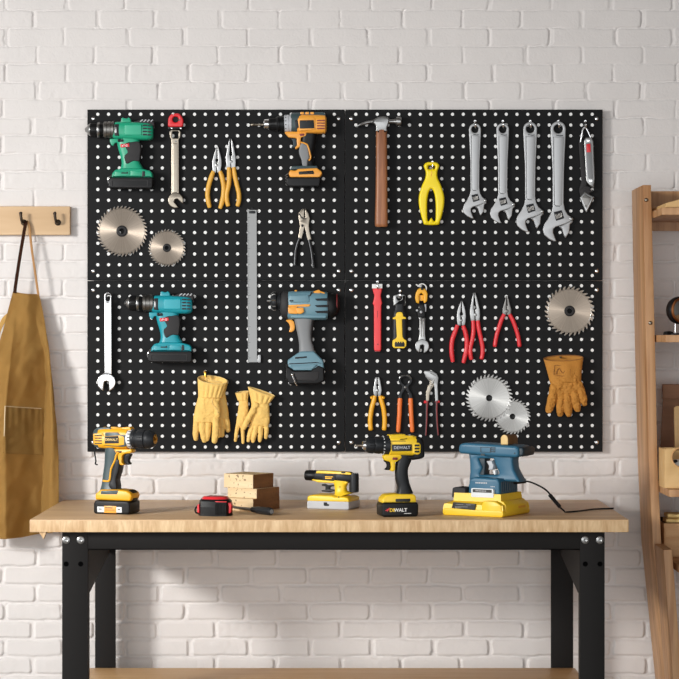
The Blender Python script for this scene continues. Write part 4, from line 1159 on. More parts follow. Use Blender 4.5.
def multitool():
    V = View(560, 110, 6.18, 0, -0.01)
    r = thing('pruning_snips', 'folding grey snips with a red inlay and wire loop at top right', 'snips', tuple(V.w(162, 632, 6)))
    b = MB(V); b.tube([(126, 198, 20), (136, 150, 22), (142, 118, 22), (152, 108, 22), (164, 116, 22), (182, 152, 22), (202, 196, 22)], 6.5, 10, res=4); part('wire_loop', b, 'chrome', r)
    b = MB(V); b.flat(rnd([(116, 200), (142, 192), (152, 300), (166, 460), (152, 512), (118, 494), (134, 440), (124, 320)], 5), 5, 22, 4, 2); part('handle', b, 'dark_grey', r)
    b = MB(V); b.flat(rnd([(146, 190), (158, 170), (192, 170), (205, 190), (214, 420), (208, 484), (176, 462), (160, 440), (154, 320)], 7), 16, 40, 5, 3); h = part('handle', b, 'steel', r)
    b = MB(V); b.flat(rnd([(156, 206), (192, 200), (203, 418), (196, 440), (172, 420), (164, 330)], 6), 36, 43, 2); part('scale', b, 'mid_grey', r, h)
    b = MB(V); b.flat(rnd([(160, 212), (186, 208), (189, 262), (163, 264)], 4), 40, 45, 2); part('inlay', b, 'red', r, h)
    b = MB(V); b.pin(172, 188, [(38, 10), (43, 9), (44, 0)], 12); b.pin(187, 436, [(40, 11), (45, 10), (46, 0)], 12); part('rivet', b, 'chrome', r, h)
    b = MB(V); b.flat(rnd([(118, 498), (150, 468), (186, 476), (190, 500), (206, 492), (204, 506), (180, 512), (188, 530), (150, 520), (128, 540)], 4), 8, 30, 4, 2); part('pivot_block', b, 'dark_grey', r)
    b = MB(V); b.flat(rnd([(122, 540), (152, 504), (176, 520), (212, 538), (163, 634), (156, 626)], 4), 12, 34, 5, 3); bl = part('blade_head', b, 'steel', r)
    b = MB(V); b.flat(rnd([(134, 544), (154, 520), (194, 544), (164, 612)], 6), 30, 36, 2); b.pin(158, 594, [(34, 7), (39, 7), (40, 0)], 12); part('head_face', b, 'steel_dark', r, bl)
    hook(585.2, 121.2, 'silver hook holding the folding grey snips')
multitool()
def red_bar():
    V = View(360, 280, 8.4875, 0, -0.01)
    r = thing('pry_bar', 'flat red bar with a white top hanging at the left of its panel', 'hand tool', tuple(V.w(150, 606, 8)))
    b = MB(V); b.flat(rnd([(104, 64), (190, 64), (184, 100), (176, 132), (182, 170), (189, 200), (181, 214), (180, 590), (172, 604), (124, 602), (119, 580), (118, 214), (107, 202), (116, 170), (122, 132), (112, 100)], 7), 8, 52, 10, 3); part('bar', b, 'red_bright', r)
    b = MB(V); b.tube([(148, 262, 52), (148, 318, 52)], 2, 6); b.pin(151, 546, [(45, 6), (53, 6), (53, 0)], 10); b.flat(rnd(rect(126, 600, 172, 610), 3), 12, 44, 2); part('mark', b, 'maroon', r)
    b = MB(V); b.flat([rnd(rect(102, 34, 190, 72), 4), circ(148, 48, 11, 16)], 6, 54, 4, 2); part('cap', b, 'white', r)
    hook(377.4, 281.8, 'silver hook holding the flat red bar')
    V2 = V
    r = thing('knife_handle', 'yellow and black handled tool with a silver end, middle of three', 'hand tool', tuple(V.w(335, 578, 8)))
    b = MB(V); b.flat([rnd([(284, 132), (312, 122), (318, 130), (352, 130), (358, 120), (388, 130), (386, 216), (286, 216)], 6), circ(334, 150, 24, 20)], 18, 44, 5, 2); part('end_plate', b, 'steel', r)
    b = MB(V); b.loft([(335, 206, 32, 38, 18), (335, 240, 32, 40, 20), (335, 270, 32, 42, 22)], 3, 18); part('neck', b, 'charcoal', r)
    b = MB(V); b.loft([(335, 258, 34, 44, 24), (335, 280, 34, 54, 28), (336, 340, 34, 60, 30), (336, 480, 34, 61, 31), (334, 540, 34, 60, 31), (334, 570, 34, 54, 28), (334, 578, 34, 44, 20)], 3.2, 24); h = part('grip', b, 'charcoal', r)
    b = MB(V); b.flat(rnd([(306, 284), (320, 272), (352, 272), (362, 284), (366, 308), (392, 320), (388, 332), (356, 332), (360, 480), (370, 498), (394, 514), (392, 560), (374, 580), (288, 578), (274, 560), (276, 512), (306, 494), (312, 480), (304, 332), (280, 334), (276, 322), (302, 308)], 7), 30, 71, 5, 3); part('inlay', b, 'yellow', r)
    b = MB(V); b.flat(rnd(rect(294, 534, 378, 566), 5), 60, 73, 2)
    for k in range(4): b.box(298+k*20, 524, 312+k*20, 536, 60, 72.5, 1)
    part('end_window', b, 'charcoal', r, h)
    hook(400.0, 291.0, 'silver hook holding the yellow and black handled tool')
    r = thing('key_clip', 'yellow clip on a white ring with a dark block below it', 'clip', tuple(V.w(522, 318, 8)))
    b = MB(V); b.tube([(527+37*math.cos(a), 70+37*math.sin(a), 34) for a in np.linspace(math.radians(200), math.radians(395), 16)], 5.5, 8); b.tube([(476, 38, 30), (490, 46, 33)], 6, 8); part('ring', b, 'white', r)
    b = MB(V); b.flat(rnd([(488, 80), (510, 68), (550, 72), (566, 96), (575, 120), (570, 180), (546, 200), (538, 180), (540, 130), (520, 108), (502, 130), (504, 180), (500, 202), (476, 190), (467, 150), (474, 110)], 8), 10, 52, 9, 3); b.flat(rnd(rect(498, 128, 542, 176), 5), 14, 34, 3); part('carabiner', b, 'amber', r)
    b = MB(V); b.flat(rnd([(498, 200), (540, 200), (552, 236), (554, 316), (494, 318), (488, 280), (504, 240)], 6), 12, 48, 6, 2); bk = part('block', b, 'black', r)
    b = MB(V); b.box(546, 206, 562, 268, 20, 40, 3); b.pin(484, 258, [(20, 9), (40, 9), (42, 0)], 10); b.ball(518, 272, 46, 12); part('fitting', b, 'light_grey', r, bk)
    r = thing('spanner', 'short steel open spanner hanging under the yellow clip', 'spanner', tuple(V.w(527, 622, 10)))
    b = MB(V); b.flat(rnd([(506, 320), (555, 320), (553, 460), (560, 520), (495, 520), (505, 460)], 4), 14, 40, 5, 2)
    part('shaft', b, 'steel', r)
    b = MB(V); b.tube([(519, 330, 40), (519, 480, 40)], 4, 6); b.tube([(538, 330, 40), (538, 480, 40)], 4, 6); part('groove', b, 'steel_dark', r)
    b = MB(V); b.flat(open_jaw(528, 562, 60, 18, math.radians(97), 0.1), 10, 44, 6, 3); part('open_jaw', b, 'steel', r)
    b = MB(P0); b.pin(421.8, 289.0, [(-.1, 1.3), (7, 1.3), (7.4, 0)], 10)
    single('peg_hook', b, 'charcoal', 'dark peg through the white ring of the yellow clip', 'hook', tuple(P0.w(421.8, 289, 0)))
red_bar()

# ------------------------------------------------------------------ work gloves
def wrinkle(co, amp, sc, seed):
    from mathutils import noise
    p = co*sc + Vector((seed, seed*1.7, -seed))
    n = noise.noise(p) + 0.5*noise.noise(p*2.1)
    n2 = 1.0 - abs(noise.noise(Vector((p.x*.6, p.y*.6, p.z*1.6)) + Vector((7, 3, 1))))*2
    return amp*(n + 0.5*n2)
def glove(V, label, palm, fingers, cuff, mats, loc, group, seed, D, amp=0.0012, cuffamp=4.0):
    """palm: loft points; fingers: lists of (u, v, d, r); cuff: dict of an open gathered sleeve"""
    r = thing('work_glove', label, 'glove', loc, group)
    b = MB(V); b.loft(palm, 2.5, 24, res=3)
    for f in fingers:
        pts = [(u, v, d, a, a*0.86) for u, v, d, a in f]
        pts = spl(pts, 4, False)
        q, w = np.array(pts[-1]), np.array(pts[-2]); t = (q-w)[:2]; t /= np.hypot(*t); a = q[3]
        pts += [(q[0]+t[0]*a*.45, q[1]+t[1]*a*.45, q[2], a*.8, a*.7), (q[0]+t[0]*a*.75, q[1]+t[1]*a*.75, q[2], a*.4, a*.35)]
        b.loft(pts, 2.1, 14)
    def disp(co):
        w = wrinkle(co, amp, 95, seed)
        co.y += -w; co.x += 0.4*w; return co
    bm = remesh(b.bm, 0.0011, 3, disp)
    obj_from_bm('hand', bm, mats[0], r, r, ang=180)
    # sleeve
    rows = []; c = cuff
    for i in range(13):
        t = i/12; row = []
        for k in range(65):
            th = 2*math.pi*k/64
            u = c['u0']+(c['u1']-c['u0'])*t; v = c['v0']+(c['v1']-c['v0'])*t
            a = c['a0']+(c['a1']-c['a0'])*(t**1.3); bb = c['b0']+(c['b1']-c['b0'])*t
            pl = cuffamp*math.sin(th*c.get('n', 13)+seed)*math.sin(math.pi*min(1, t*.95+.05))**1.0
            s_ = math.sin(th)
            row.append((u + (a+pl*.3)*math.cos(th), v + c['tilt']*t*math.cos(th) + c['lip']*t*s_, D + (bb+pl)*s_))
        rows.append(row)
    s = MB(V); s.grid(rows); bmesh.ops.remove_doubles(s.bm, verts=s.bm.verts[:], dist=1e-5)
    bmesh.ops.solidify(s.bm, geom=s.bm.faces[:], thickness=0.0012)
    cf = part('cuff', s, mats[0], r, ang=180)
    h = MB(V); h.tube([rows[-1][k] for k in range(64)], c.get('hem', 4), 6, closed=True)
    part('hem', h, mats[1], r, cf)
    return r
GY = ('glove', 'glove_edge')
V = View(188, 365, 7.98, 0, -0.02)
glove(V, 'yellow leather glove at the back of the left pair, fingers showing at right',
      [(225, 190, 36, 70, 24), (235, 260, 36, 66, 26), (255, 340, 36, 60, 26), (270, 430, 36, 56, 24)],
      [[(225, 420, 36, 22), (232, 520, 34, 22), (238, 570, 32, 20)], [(262, 420, 36, 23), (268, 500, 34, 23), (270, 565, 32, 19)], [(288, 380, 40, 24), (308, 450, 40, 23), (318, 525, 36, 19)]],
      dict(u0=225, u1=232, v0=220, v1=120, a0=68, a1=84, b0=24, b1=26, tilt=8, lip=12, n=9), GY, tuple(V.w(260, 590, 36)), 'pairs of yellow leather work gloves', 3.0, 36)
glove(V, 'yellow leather glove at the front of the left pair, wide open cuff',
      [(175, 200, 100, 84, 36), (172, 255, 100, 88, 36), (156, 330, 102, 92, 38), (148, 400, 102, 98, 36), (146, 455, 102, 96, 30)],
      [[(72, 400, 102, 26), (68, 480, 102, 26), (62, 545, 98, 24), (64, 590, 94, 19)], [(118, 430, 102, 27), (118, 510, 104, 26), (126, 570, 100, 24), (132, 605, 96, 19)],
       [(166, 430, 102, 26), (164, 510, 100, 24), (158, 560, 96, 22), (152, 595, 92, 17)], [(220, 410, 108, 30), (226, 480, 116, 29), (220, 560, 116, 28), (212, 608, 110, 22)],
       [(205, 270, 112, 26), (232, 340, 120, 26), (240, 400, 124, 24)]],
      dict(u0=178, u1=198, v0=262, v1=118, a0=90, a1=116, b0=38, b1=56, tilt=14, lip=30, n=17), GY, tuple(V.w(150, 625, 100)), 'pairs of yellow leather work gloves', 1.0, 100, cuffamp=8)
gl = [o for o in COL.objects if o.get('label', '').startswith('yellow leather glove at the front of the left')][0]
s = MB(V); s.tube([(206, 250, 140), (196, 285, 144), (206, 318, 147), (232, 348, 148), (248, 384, 144)], 2.4, 6, res=4)
s.tube([(100, 196, 140), (140, 202, 146), (190, 204, 146), (232, 200, 140)], 2.2, 6, res=3)
part('seam', s, 'glove_edge', gl)
b = MB(V); b.pin(138, 58, [(-.5, 11), (40, 10), (100, 9), (104, 6), (104, 0)], 12); b.tube([(138, 44, 98), (140, 70, 104), (146, 100, 110)], [8, 12, 8], 8, res=3)
single('peg_hook', b, 'brass', 'brass peg holding the left pair of yellow gloves', 'hook', tuple(V.w(138, 58, 0)))
V = View(230, 380, 9.7, 0, -0.02)
glove(V, 'yellow leather glove at the back of the right pair, seen at its left',
      [(125, 170, 30, 48, 20), (128, 230, 30, 46, 22), (125, 310, 30, 52, 22), (115, 400, 30, 56, 22), (110, 450, 30, 54, 20)],
      [[(78, 420, 32, 21), (62, 500, 32, 20), (50, 592, 28, 16)], [(118, 440, 32, 21), (122, 530, 30, 20), (124, 612, 28, 16)]],
      dict(u0=122, u1=116, v0=200, v1=120, a0=46, a1=64, b0=22, b1=26, tilt=-8, lip=8, n=9), GY, tuple(V.w(110, 625, 30)), 'pairs of yellow leather work gloves', 5.0, 30)
glove(V, 'yellow leather glove at the front of the right pair, thumb across its palm',
      [(296, 160, 88, 74, 32), (292, 220, 88, 84, 34), (294, 300, 88, 90, 36), (292, 380, 88, 94, 34), (284, 440, 88, 90, 28)],
      [[(225, 410, 88, 25), (200, 490, 86, 24), (184, 550, 84, 22), (176, 592, 80, 17)], [(258, 420, 90, 25), (244, 500, 90, 24), (230, 560, 88, 23), (222, 595, 84, 19)],
       [(302, 420, 90, 25), (298, 500, 88, 24), (292, 560, 86, 22), (288, 592, 82, 17)], [(350, 400, 86, 25), (354, 480, 84, 23), (350, 530, 82, 21), (346, 562, 78, 16)],
       [(262, 220, 110, 32), (222, 300, 122, 31), (176, 380, 128, 29), (146, 440, 126, 27), (136, 468, 122, 22)]],
      dict(u0=296, u1=306, v0=226, v1=112, a0=84, a1=128, b0=34, b1=40, tilt=44, lip=10, n=12), GY, tuple(V.w(280, 610, 88)), 'pairs of yellow leather work gloves', 2.0, 88, cuffamp=7)
b = MB(V); b.pin(240, 105, [(-.5, 7), (95, 6), (98, 4), (98, 0)], 10)
single('peg_hook', b, 'brass', 'brass peg inside the cuffs of the right pair of yellow gloves', 'hook', tuple(V.w(240, 105, 0)))
V = View(535, 280, 4.68, 0, -0.02)
gb = glove(V, 'brown suede glove hanging below the upper right saw blade', 
      [(138, 420, 50, 72, 24), (142, 460, 50, 70, 24), (142, 500, 50, 72, 22), (145, 525, 50, 70, 18)],
      [[(90, 490, 54, 22), (80, 545, 56, 22), (68, 592, 54, 20), (62, 612, 52, 16)], [(118, 505, 52, 19), (118, 560, 52, 20), (116, 606, 50, 19), (116, 628, 48, 15)],
       [(150, 510, 52, 19), (150, 560, 54, 20), (154, 608, 52, 19), (156, 630, 50, 15)], [(178, 500, 52, 19), (185, 550, 54, 20), (193, 588, 52, 19), (198, 606, 50, 15)],
       [(200, 480, 52, 19), (214, 525, 52, 20), (225, 560, 50, 18), (230, 580, 48, 14)]],
      dict(u0=142, u1=132, v0=480, v1=366, a0=71, a1=91, b0=24, b1=26, tilt=-3, lip=13, n=7, hem=2.6), ('glove_brown', 'glove_brown_edge'), tuple(V.w(140, 640, 50)), None, 4.0, 50, amp=0.0024, cuffamp=2.5)
s = MB(V); s.tube([(88, 400, 75), (84, 442, 76), (120, 449, 77), (160, 446, 76), (162, 420, 76), (158, 400, 75), (130, 398, 76)], 1.3, 6, closed=True); s.tube([(94, 440, 77), (108, 412, 77), (126, 436, 78), (146, 408, 77), (156, 436, 76)], 1.5, 6, res=3)
part('cuff_stitching', s, 'glove_brown_edge', gb)
b = MB(V); b.pin(120, 362, [(-.5, 5), (50, 4), (52, 0)], 10)
single('peg_hook', b, 'bronze', 'dark peg inside the cuff of the brown glove', 'hook', tuple(V.w(120, 362, 0)))
# ------------------------------------------------------------------ things standing on the workbench
ZT = 0.9003
def RV(px, Y, Ys, k, vf, xs=1.0):
    """local sketch plane whose u = 0 stands at photo column px on the tabletop"""
    s = FPX / (CAMD + Ys)
    V = View(px, 0, k, Y, Ys, vfloor=vf, zfloor=ZT, uref=0, xs=xs)
    V.sc = s
    V.X = lambda u: (px - VX) / (FPX / (CAMD + Y)) + u * V.m * xs
    return V
def prism(b, foot0, v0, foot1, v1, m=0):
    r0 = [b._v(u, v0, d) for u, d in foot0]; r1 = [b._v(u, v1, d) for u, d in foot1]
    b._skin([r0, r1], m); return b

def bench_drill_left():
    th = math.radians(18)
    V = RV(85 + 200/6.79, -0.372, -0.39, 6.79, 634, 1/math.cos(th))
    class W(View):
        def __init__(s): s.m = V.m
        def w(s, u, v, d=0): return V.w(u-200, v, d)
    V2 = W(); V2.m = V.m
    r = thing('cordless_drill', 'yellow and grey drill at the left end of the bench, nose to the right', 'drill', tuple(V.w(0, 634, 0)), 'yellow drills on the bench')
    b = MB(V2)
    b.loft([(86, 122, 0, 58, 50), (98, 122, 0, 68, 58), (150, 122, 0, 72, 62), (260, 122, 0, 72, 62), (304, 124, 0, 68, 60)], 3.2, 28); hs = part('housing', b, 'amber', r)
    b = MB(V2); b.loft([(62, 122, 0, 38, 34), (70, 122, 0, 58, 52), (84, 122, 0, 69, 60), (104, 122, 0, 71, 61)], 3.0, 26)
    b.flat(rnd([(84, 74), (100, 52), (180, 46), (200, 58), (300, 62), (306, 100), (84, 100)], 8), -46, 46, 8, 2)
    b.flat(rnd([(160, 82), (250, 80), (268, 98), (304, 96), (306, 172), (286, 178), (160, 172)], 8), 30, 64, 3); part('rear_cover', b, 'slate_green', r)
    b = MB(V2); b.flat(rnd([(176, 62), (190, 44), (250, 50), (318, 42), (330, 56), (322, 70)], 5), -30, 34, 6, 2); b.flat(rnd([(120, 60), (128, 48), (150, 46), (156, 60)], 4), -20, 24, 4); part('top_slide', b, 'amber', r)
    b = MB(V2); b.flat(rnd([(76, 92), (146, 84), (152, 108), (264, 100), (296, 110), (296, 164), (250, 172), (160, 168), (150, 174), (80, 166)], 8), 40, 66, 4); part('side_panel', b, 'amber', r, hs)
    b = MB(V2)
    for k in range(4): b.flat(rnd(rect(88, 100+k*18, 140, 107+k*18), 3), 50, 68)
    part('vent', b, 'charcoal', r, hs)
    b = MB(V2); b.flat(rnd([(160, 110), (256, 104), (260, 154), (160, 158)], 5), 50, 69, 2); part('name_plate', b, 'dark_grey', r, hs)
    b = MB(V2); b.text('DEWALT', 209, 131, 69.5, 22, 0.6, bold=.4); part('lettering', b, 'glove_edge', r, hs)
    b = MB(V2); b.turn([(300, 58), (304, 66), (330, 66), (334, 58)], 124, 0, 30)
    cl = part('clutch_ring', b, 'white', r)
    b = MB(V2)
    for k in range(18):
        a = 2*math.pi*k/18; b.tube([(316, 124+65*math.cos(a), 65*math.sin(a)), (332, 124+65*math.cos(a), 65*math.sin(a))], 4, 6)
    b.turn([(330, 52), (334, 62), (352, 64), (358, 60), (366, 60)], 124, 0, 28)
    part('clutch_rib', b, 'charcoal', r, cl)
    b = MB(V2); b.turn([(362, 52), (368, 62), (384, 66), (420, 65), (424, 60), (430, 64), (452, 62), (472, 54), (486, 40), (486, 20), (478, 14)], 126, 0, 30)
    for k in range(18):
        a = 2*math.pi*k/18; b.tube([(382, 126+65*math.cos(a), 65*math.sin(a)), (420, 126+65*math.cos(a), 65*math.sin(a))], 3, 6)
    ch = part('chuck', b, 'charcoal', r)
    b = MB(V2); b.turn([(482, 32), (488, 33), (490, 20), (484, 12), (484, 0)], 126, 0, 24)
    for k in range(3):
        a = 2*math.pi*k/3 + .5; b.tube([(484, 126+10*math.cos(a), 10*math.sin(a)), (496, 126+6*math.cos(a), 6*math.sin(a))], 6, 8)
    part('chuck_jaws', b, 'brass', r, ch)
    b = MB(V2); b.loft([(200, 190, 0, 62, 42), (192, 225, 0, 55, 42), (182, 300, 0, 48, 40), (170, 380, 0, 47, 40), (166, 440, 0, 52, 42), (172, 482, 0, 78, 48)], 2.6, 24, res=3); part('handle', b, 'slate_green', r)
    b = MB(V2); b.flat(spl([(222, 270), (252, 272), (246, 340), (228, 400), (232, 466), (196, 468), (176, 440), (194, 400), (208, 330)], 4), -44, 47, 8, 2); part('grip', b, 'charcoal', r)
    b = MB(V2); b.tube([(248, 214, 44), (232, 236, 46), (224, 270, 47), (196, 330, 46), (186, 400, 45), (172, 414, 45), (136, 412, 40)], 6.5, 8, res=3); part('inlay', b, 'amber', r)
    b = MB(V2); b.flat(rnd([(206, 194), (336, 194), (342, 206), (330, 222), (286, 226), (270, 240), (268, 286), (286, 300), (262, 306), (244, 292), (238, 240)], 8), -34, 42, 8, 2); tg = part('trigger_guard', b, 'amber', r)
    b = MB(V2); b.flat(rnd(rect(232, 208, 268, 220), 4), 30, 46, 2); part('direction_switch', b, 'charcoal', r, tg)
    b = MB(V2); b.flat(spl([(270, 236), (296, 226), (322, 232), (312, 254), (306, 280), (318, 296), (294, 302), (272, 284)], 4), -20, 20, 7, 2); part('trigger', b, 'black', r)
    b = MB(V2); b.flat(rnd([(96, 540), (96, 500), (116, 486), (132, 470), (258, 468), (318, 474), (344, 490), (352, 512), (340, 544)], 9), -74, 76, 12, 3)
    bs = part('base', b, 'amber', r)
    b = MB(V2); b.flat(rnd([(138, 478), (262, 472), (250, 500), (136, 502)], 5), -60, 78, 3); part('base_plate', b, 'slate_green', r, bs)
    b = MB(V2); b.flat(rnd([(90, 562), (104, 542), (330, 542), (344, 556), (344, 622), (330, 634), (100, 634), (90, 624)], 8), -90, 90, 11, 3); b.flat(rnd([(300, 480), (318, 470), (344, 486), (348, 548), (310, 548)], 8), -48, 40, 6)
    bt = part('battery', b, 'black', r)
    b = MB(V2); b.box(118, 584, 290, 622, 86, 91.5, 1); part('battery_label', b, 'label_white', r, bt)
    b = MB(V2); b.box(166, 578, 252, 626, 88, 92.5, 1); lb = part('battery_badge', b, 'orange', r, bt)
    b = MB(V2); b.box(174, 588, 226, 594, 92, 93); b.box(174, 604, 240, 607, 92, 93); b.box(262, 598, 278, 604, 91, 92); b.box(128, 598, 150, 604, 91, 92); part('badge_print', b, 'label_dark', r, bt)
    b = MB(V2); b.tube([(70, 168, 10), (66, 200, 14), (66, 240, 10), (72, 280, 8), (68, 300, 8), (84, 306, 8)], 5, 8, res=3); part('wrist_strap', b, 'black', r)
    r.rotation_euler.z = -th
bench_drill_left()

def bench_drill_right():
    th = math.radians(11.5)
    V = RV(345 + 390/7.153, -0.44, -0.46, 7.153, 650, 1/math.cos(th))
    class W(View):
        def __init__(s): s.m = V.m
        def w(s, u, v, d=0): return V.w(u-390, v, d)
    V2 = W()
    r = thing('cordless_drill', 'yellow and black drill near the middle of the bench with a bit pointing left', 'drill', tuple(V.w(0, 650, 0)), 'yellow drills on the bench')
    b = MB(V2)
    b.loft([(306, 142, 0, 62, 54), (314, 142, 0, 72, 60), (480, 146, 0, 74, 62), (496, 148, 0, 70, 60)], 3.4, 28)
    b.flat(rnd([(308, 104), (310, 66), (420, 62), (426, 72), (478, 74), (486, 104)], 5), -50, 52, 7, 2); hs = part('housing', b, 'yellow', r)
    b = MB(V2); b.flat(rnd([(480, 92), (520, 78), (548, 96), (560, 140), (562, 226), (540, 240), (470, 250), (430, 226), (486, 212)], 12), -54, 54, 14, 3); part('rear_cover', b, 'black', r)
    b = MB(V2); b.flat(rnd([(466, 134), (484, 122), (520, 124), (530, 140), (528, 196), (512, 210), (470, 202)], 9), 40, 62, 5); part('vent_panel', b, 'yellow', r, hs)
    b = MB(V2)
    for k in range(3): b.flat(rnd(rect(484, 136+k*22, 520, 150+k*22), 4), 50, 63.5)
    part('vent', b, 'charcoal', r, hs)
    b = MB(V2); b.flat(rnd(rect(322, 134, 464, 182), 5), 50, 66, 2)
    b.flat(rnd(rect(296, 108, 420, 112), 1), 50, 63.5); b.tube([(380, 100, 60), (430, 94, 60)], 3, 6); part('name_plate', b, 'label_dark', r, hs)
    b = MB(V2); b.text('DEWALT', 393, 158, 66.3, 29, 0.6, w=1.02, bold=.5); part('lettering', b, 'light_grey', r, hs)
    b = MB(V2); b.turn([(260, 56), (264, 64), (284, 66), (300, 70), (312, 70)], 142, 0, 30); cl = part('clutch_ring', b, 'charcoal', r)
    b = MB(V2)
    for k in range(16):
        a = 2*math.pi*k/16; b.tube([(266, 142+64*math.cos(a), 64*math.sin(a)), (274, 142+65*math.cos(a), 65*math.sin(a))], 4, 6)
    part('clutch_mark', b, 'white', r, cl)
    b = MB(V2); b.turn([(142, 32), (146, 46), (164, 54), (196, 58), (206, 56), (210, 60), (240, 63), (262, 60)], 140, 0, 30)
    for k in range(16):
        a = 2*math.pi*k/16; b.tube([(164, 140+54*math.cos(a), 54*math.sin(a)), (200, 140+58*math.cos(a), 58*math.sin(a))], 3, 6)
    ch = part('chuck', b, 'charcoal', r)
    b = MB(V2); b.turn([(122, 16), (126, 28), (140, 34), (146, 34)], 140, 0, 24); part('chuck_nose', b, 'chrome', r, ch)
    b = MB(V2); b.turn([(66, 5), (72, 10), (80, 10), (84, 6), (98, 8), (124, 12)], 142, 0, 14); part('drill_bit', b, 'steel_warm', r, ch)
    b = MB(V2); b.loft([(424, 214, 0, 64, 44), (420, 250, 0, 52, 42), (404, 310, 0, 46, 42), (406, 380, 0, 46, 42), (420, 440, 0, 46, 42), (426, 494, 0, 62, 48)], 2.6, 24, res=3); part('handle', b, 'charcoal', r)
    b = MB(V2); b.flat(rnd([(266, 222), (280, 206), (396, 208), (398, 232), (368, 256), (352, 262), (350, 318), (336, 332), (316, 322), (324, 300), (318, 262), (280, 250)], 8), -36, 42, 8, 2); tg = part('trigger_guard', b, 'yellow', r)
    b = MB(V2); b.flat(rnd(rect(330, 228, 366, 246), 5), 30, 47, 2); part('direction_switch', b, 'maroon', r, tg)
    b = MB(V2); b.flat(spl([(276, 252), (304, 250), (322, 262), (324, 300), (312, 320), (282, 316), (296, 300), (296, 274)], 4), -20, 20, 7, 2); part('trigger', b, 'black', r)
    b = MB(V2); b.flat(rnd([(250, 552), (252, 520), (280, 494), (330, 488), (480, 492), (494, 510), (494, 552)], 8), -74, 76, 11, 3); bs = part('base', b, 'yellow', r)
    b = MB(V2); b.flat(rnd([(344, 522), (450, 522), (452, 538), (444, 546), (344, 544)], 4), 66, 78, 2); part('base_slot', b, 'label_dark', r, bs)
    b = MB(V2); b.flat(rnd([(244, 566), (256, 546), (494, 548), (506, 562), (504, 640), (492, 650), (258, 650), (244, 640)], 8), -95, 95, 11, 3); bt = part('battery', b, 'black', r)
    b = MB(V2); b.flat([(266, 588), (276, 594), (284, 592), (300, 582), (292, 600), (278, 612), (282, 600)], 94, 96.5); b.flat(rnd(rect(268, 600, 282, 606), 2), 94, 96); part('battery_mark', b, 'red', r, bt)
    b = MB(V2); b.text('DE', 318, 602, 95.5, 34, 0.6, bold=.8); part('lettering', b, 'yellow', r, bt)
    b = MB(V2); b.text('WALT', 376, 602, 95.5, 34, 0.6, bold=.8); b.box(400, 624, 452, 628, 94, 96); part('lettering', b, 'white', r, bt)
    r.rotation_euler.z = th
bench_drill_right()

def yellow_tool():
    th = math.radians(20)
    V = RV(300 + 325/9.7, -0.235, -0.25, 9.7, 470, 1/math.cos(th))
    class W(View):
        def __init__(s): s.m = V.m
        def w(s, u, v, d=0): return V.w(u-325, v, d)
    V2 = W()
    r = thing('power_sander', 'small yellow tool with a black barrel and grey base at mid bench', 'power tool', tuple(V.w(0, 470, 0)))
    b = MB(V2); b.flat(rnd(rect(122, 392, 528, 470), 16), -160, 160, 8, 3); part('base_pad', b, 'light_grey', r)
    b = MB(V2); b.flat(rnd([(122, 398), (124, 352), (160, 336), (360, 338), (400, 350), (480, 346), (518, 356), (528, 374), (528, 398)], 14), -158, 158, 14, 3); part('base_cover', b, 'yellow', r)
    b = MB(V2); b.loft([(398, 200, 0, 82, 52), (396, 240, 0, 62, 50), (396, 280, 0, 54, 50), (402, 320, 0, 64, 60), (412, 352, 0, 110, 90)], 2.6, 24, res=3); part('neck', b, 'yellow', r)
    b = MB(V2); b.loft([(150, 160, 0, 48, 46), (160, 160, 0, 52, 50), (400, 166, 0, 54, 52), (500, 168, 0, 52, 50), (516, 168, 0, 40, 38)], 2.6, 26); br = part('barrel', b, 'charcoal', r)
    b = MB(V2); b.turn([(50, 30), (54, 46), (62, 50), (150, 52), (172, 46)], 158, 0, 26); part('nozzle', b, 'black', r, br)
    b = MB(V2); b.flat(rnd([(166, 136), (176, 108), (300, 108), (490, 116), (512, 126), (512, 142)], 6), -44, 48, 8, 2); b.flat(rnd([(124, 200), (134, 192), (350, 204), (352, 226), (190, 222)], 6), -40, 46, 7, 2); b.flat(rnd([(350, 208), (480, 208), (470, 228), (350, 230)], 6), -40, 46, 6, 2); part('shell', b, 'yellow', r)
    b = MB(V2); b.flat(rnd([(236, 142), (370, 142), (356, 196), (236, 196)], 5), 40, 56, 3); lp = part('side_panel', b, 'dark_grey', r, br)
    b = MB(V2); b.box(262, 160, 340, 168, 55, 57); b.box(262, 174, 326, 184, 55, 57); part('panel_print', b, 'brass', r, br)
    b = MB(V2); b.box(418, 114, 456, 128, -20, 50, 3); part('top_switch', b, 'black', r)
    b = MB(V2); b.flat(rnd([(216, 240), (244, 236), (270, 250), (340, 240), (346, 256), (300, 262), (290, 284), (340, 292), (352, 300), (300, 318), (216, 312), (212, 300), (250, 294), (250, 262), (216, 256)], 5), -22, 22, 7, 2); part('trigger', b, 'black', r)
    b = MB(V2); b.post(524, 0, [(126, 30), (132, 43), (150, 45), (290, 45), (308, 44), (312, 36)], 26); cy = part('canister', b, 'charcoal', r)
    b = MB(V2)
    for k in range(12):
        a = 2*math.pi*k/12; b.ball(524+36*math.cos(a), 130, 36*math.sin(a), 6)
    part('canister_rib', b, 'mid_grey', r, cy)
    b = MB(V2); b.flat(rnd([(286, 404), (318, 404), (322, 420), (338, 422), (336, 438), (300, 440), (286, 434)], 4), 154, 162); part('base_switch', b, 'black', r)
    b = MB(V2); b.pin(404, 260, [(45, 5), (53, 5), (53, 0)], 10); b.pin(430, 350, [(150, 6), (160, 6), (160, 0)], 10); part('screw', b, 'charcoal', r)
    r.rotation_euler.z = -th
yellow_tool()

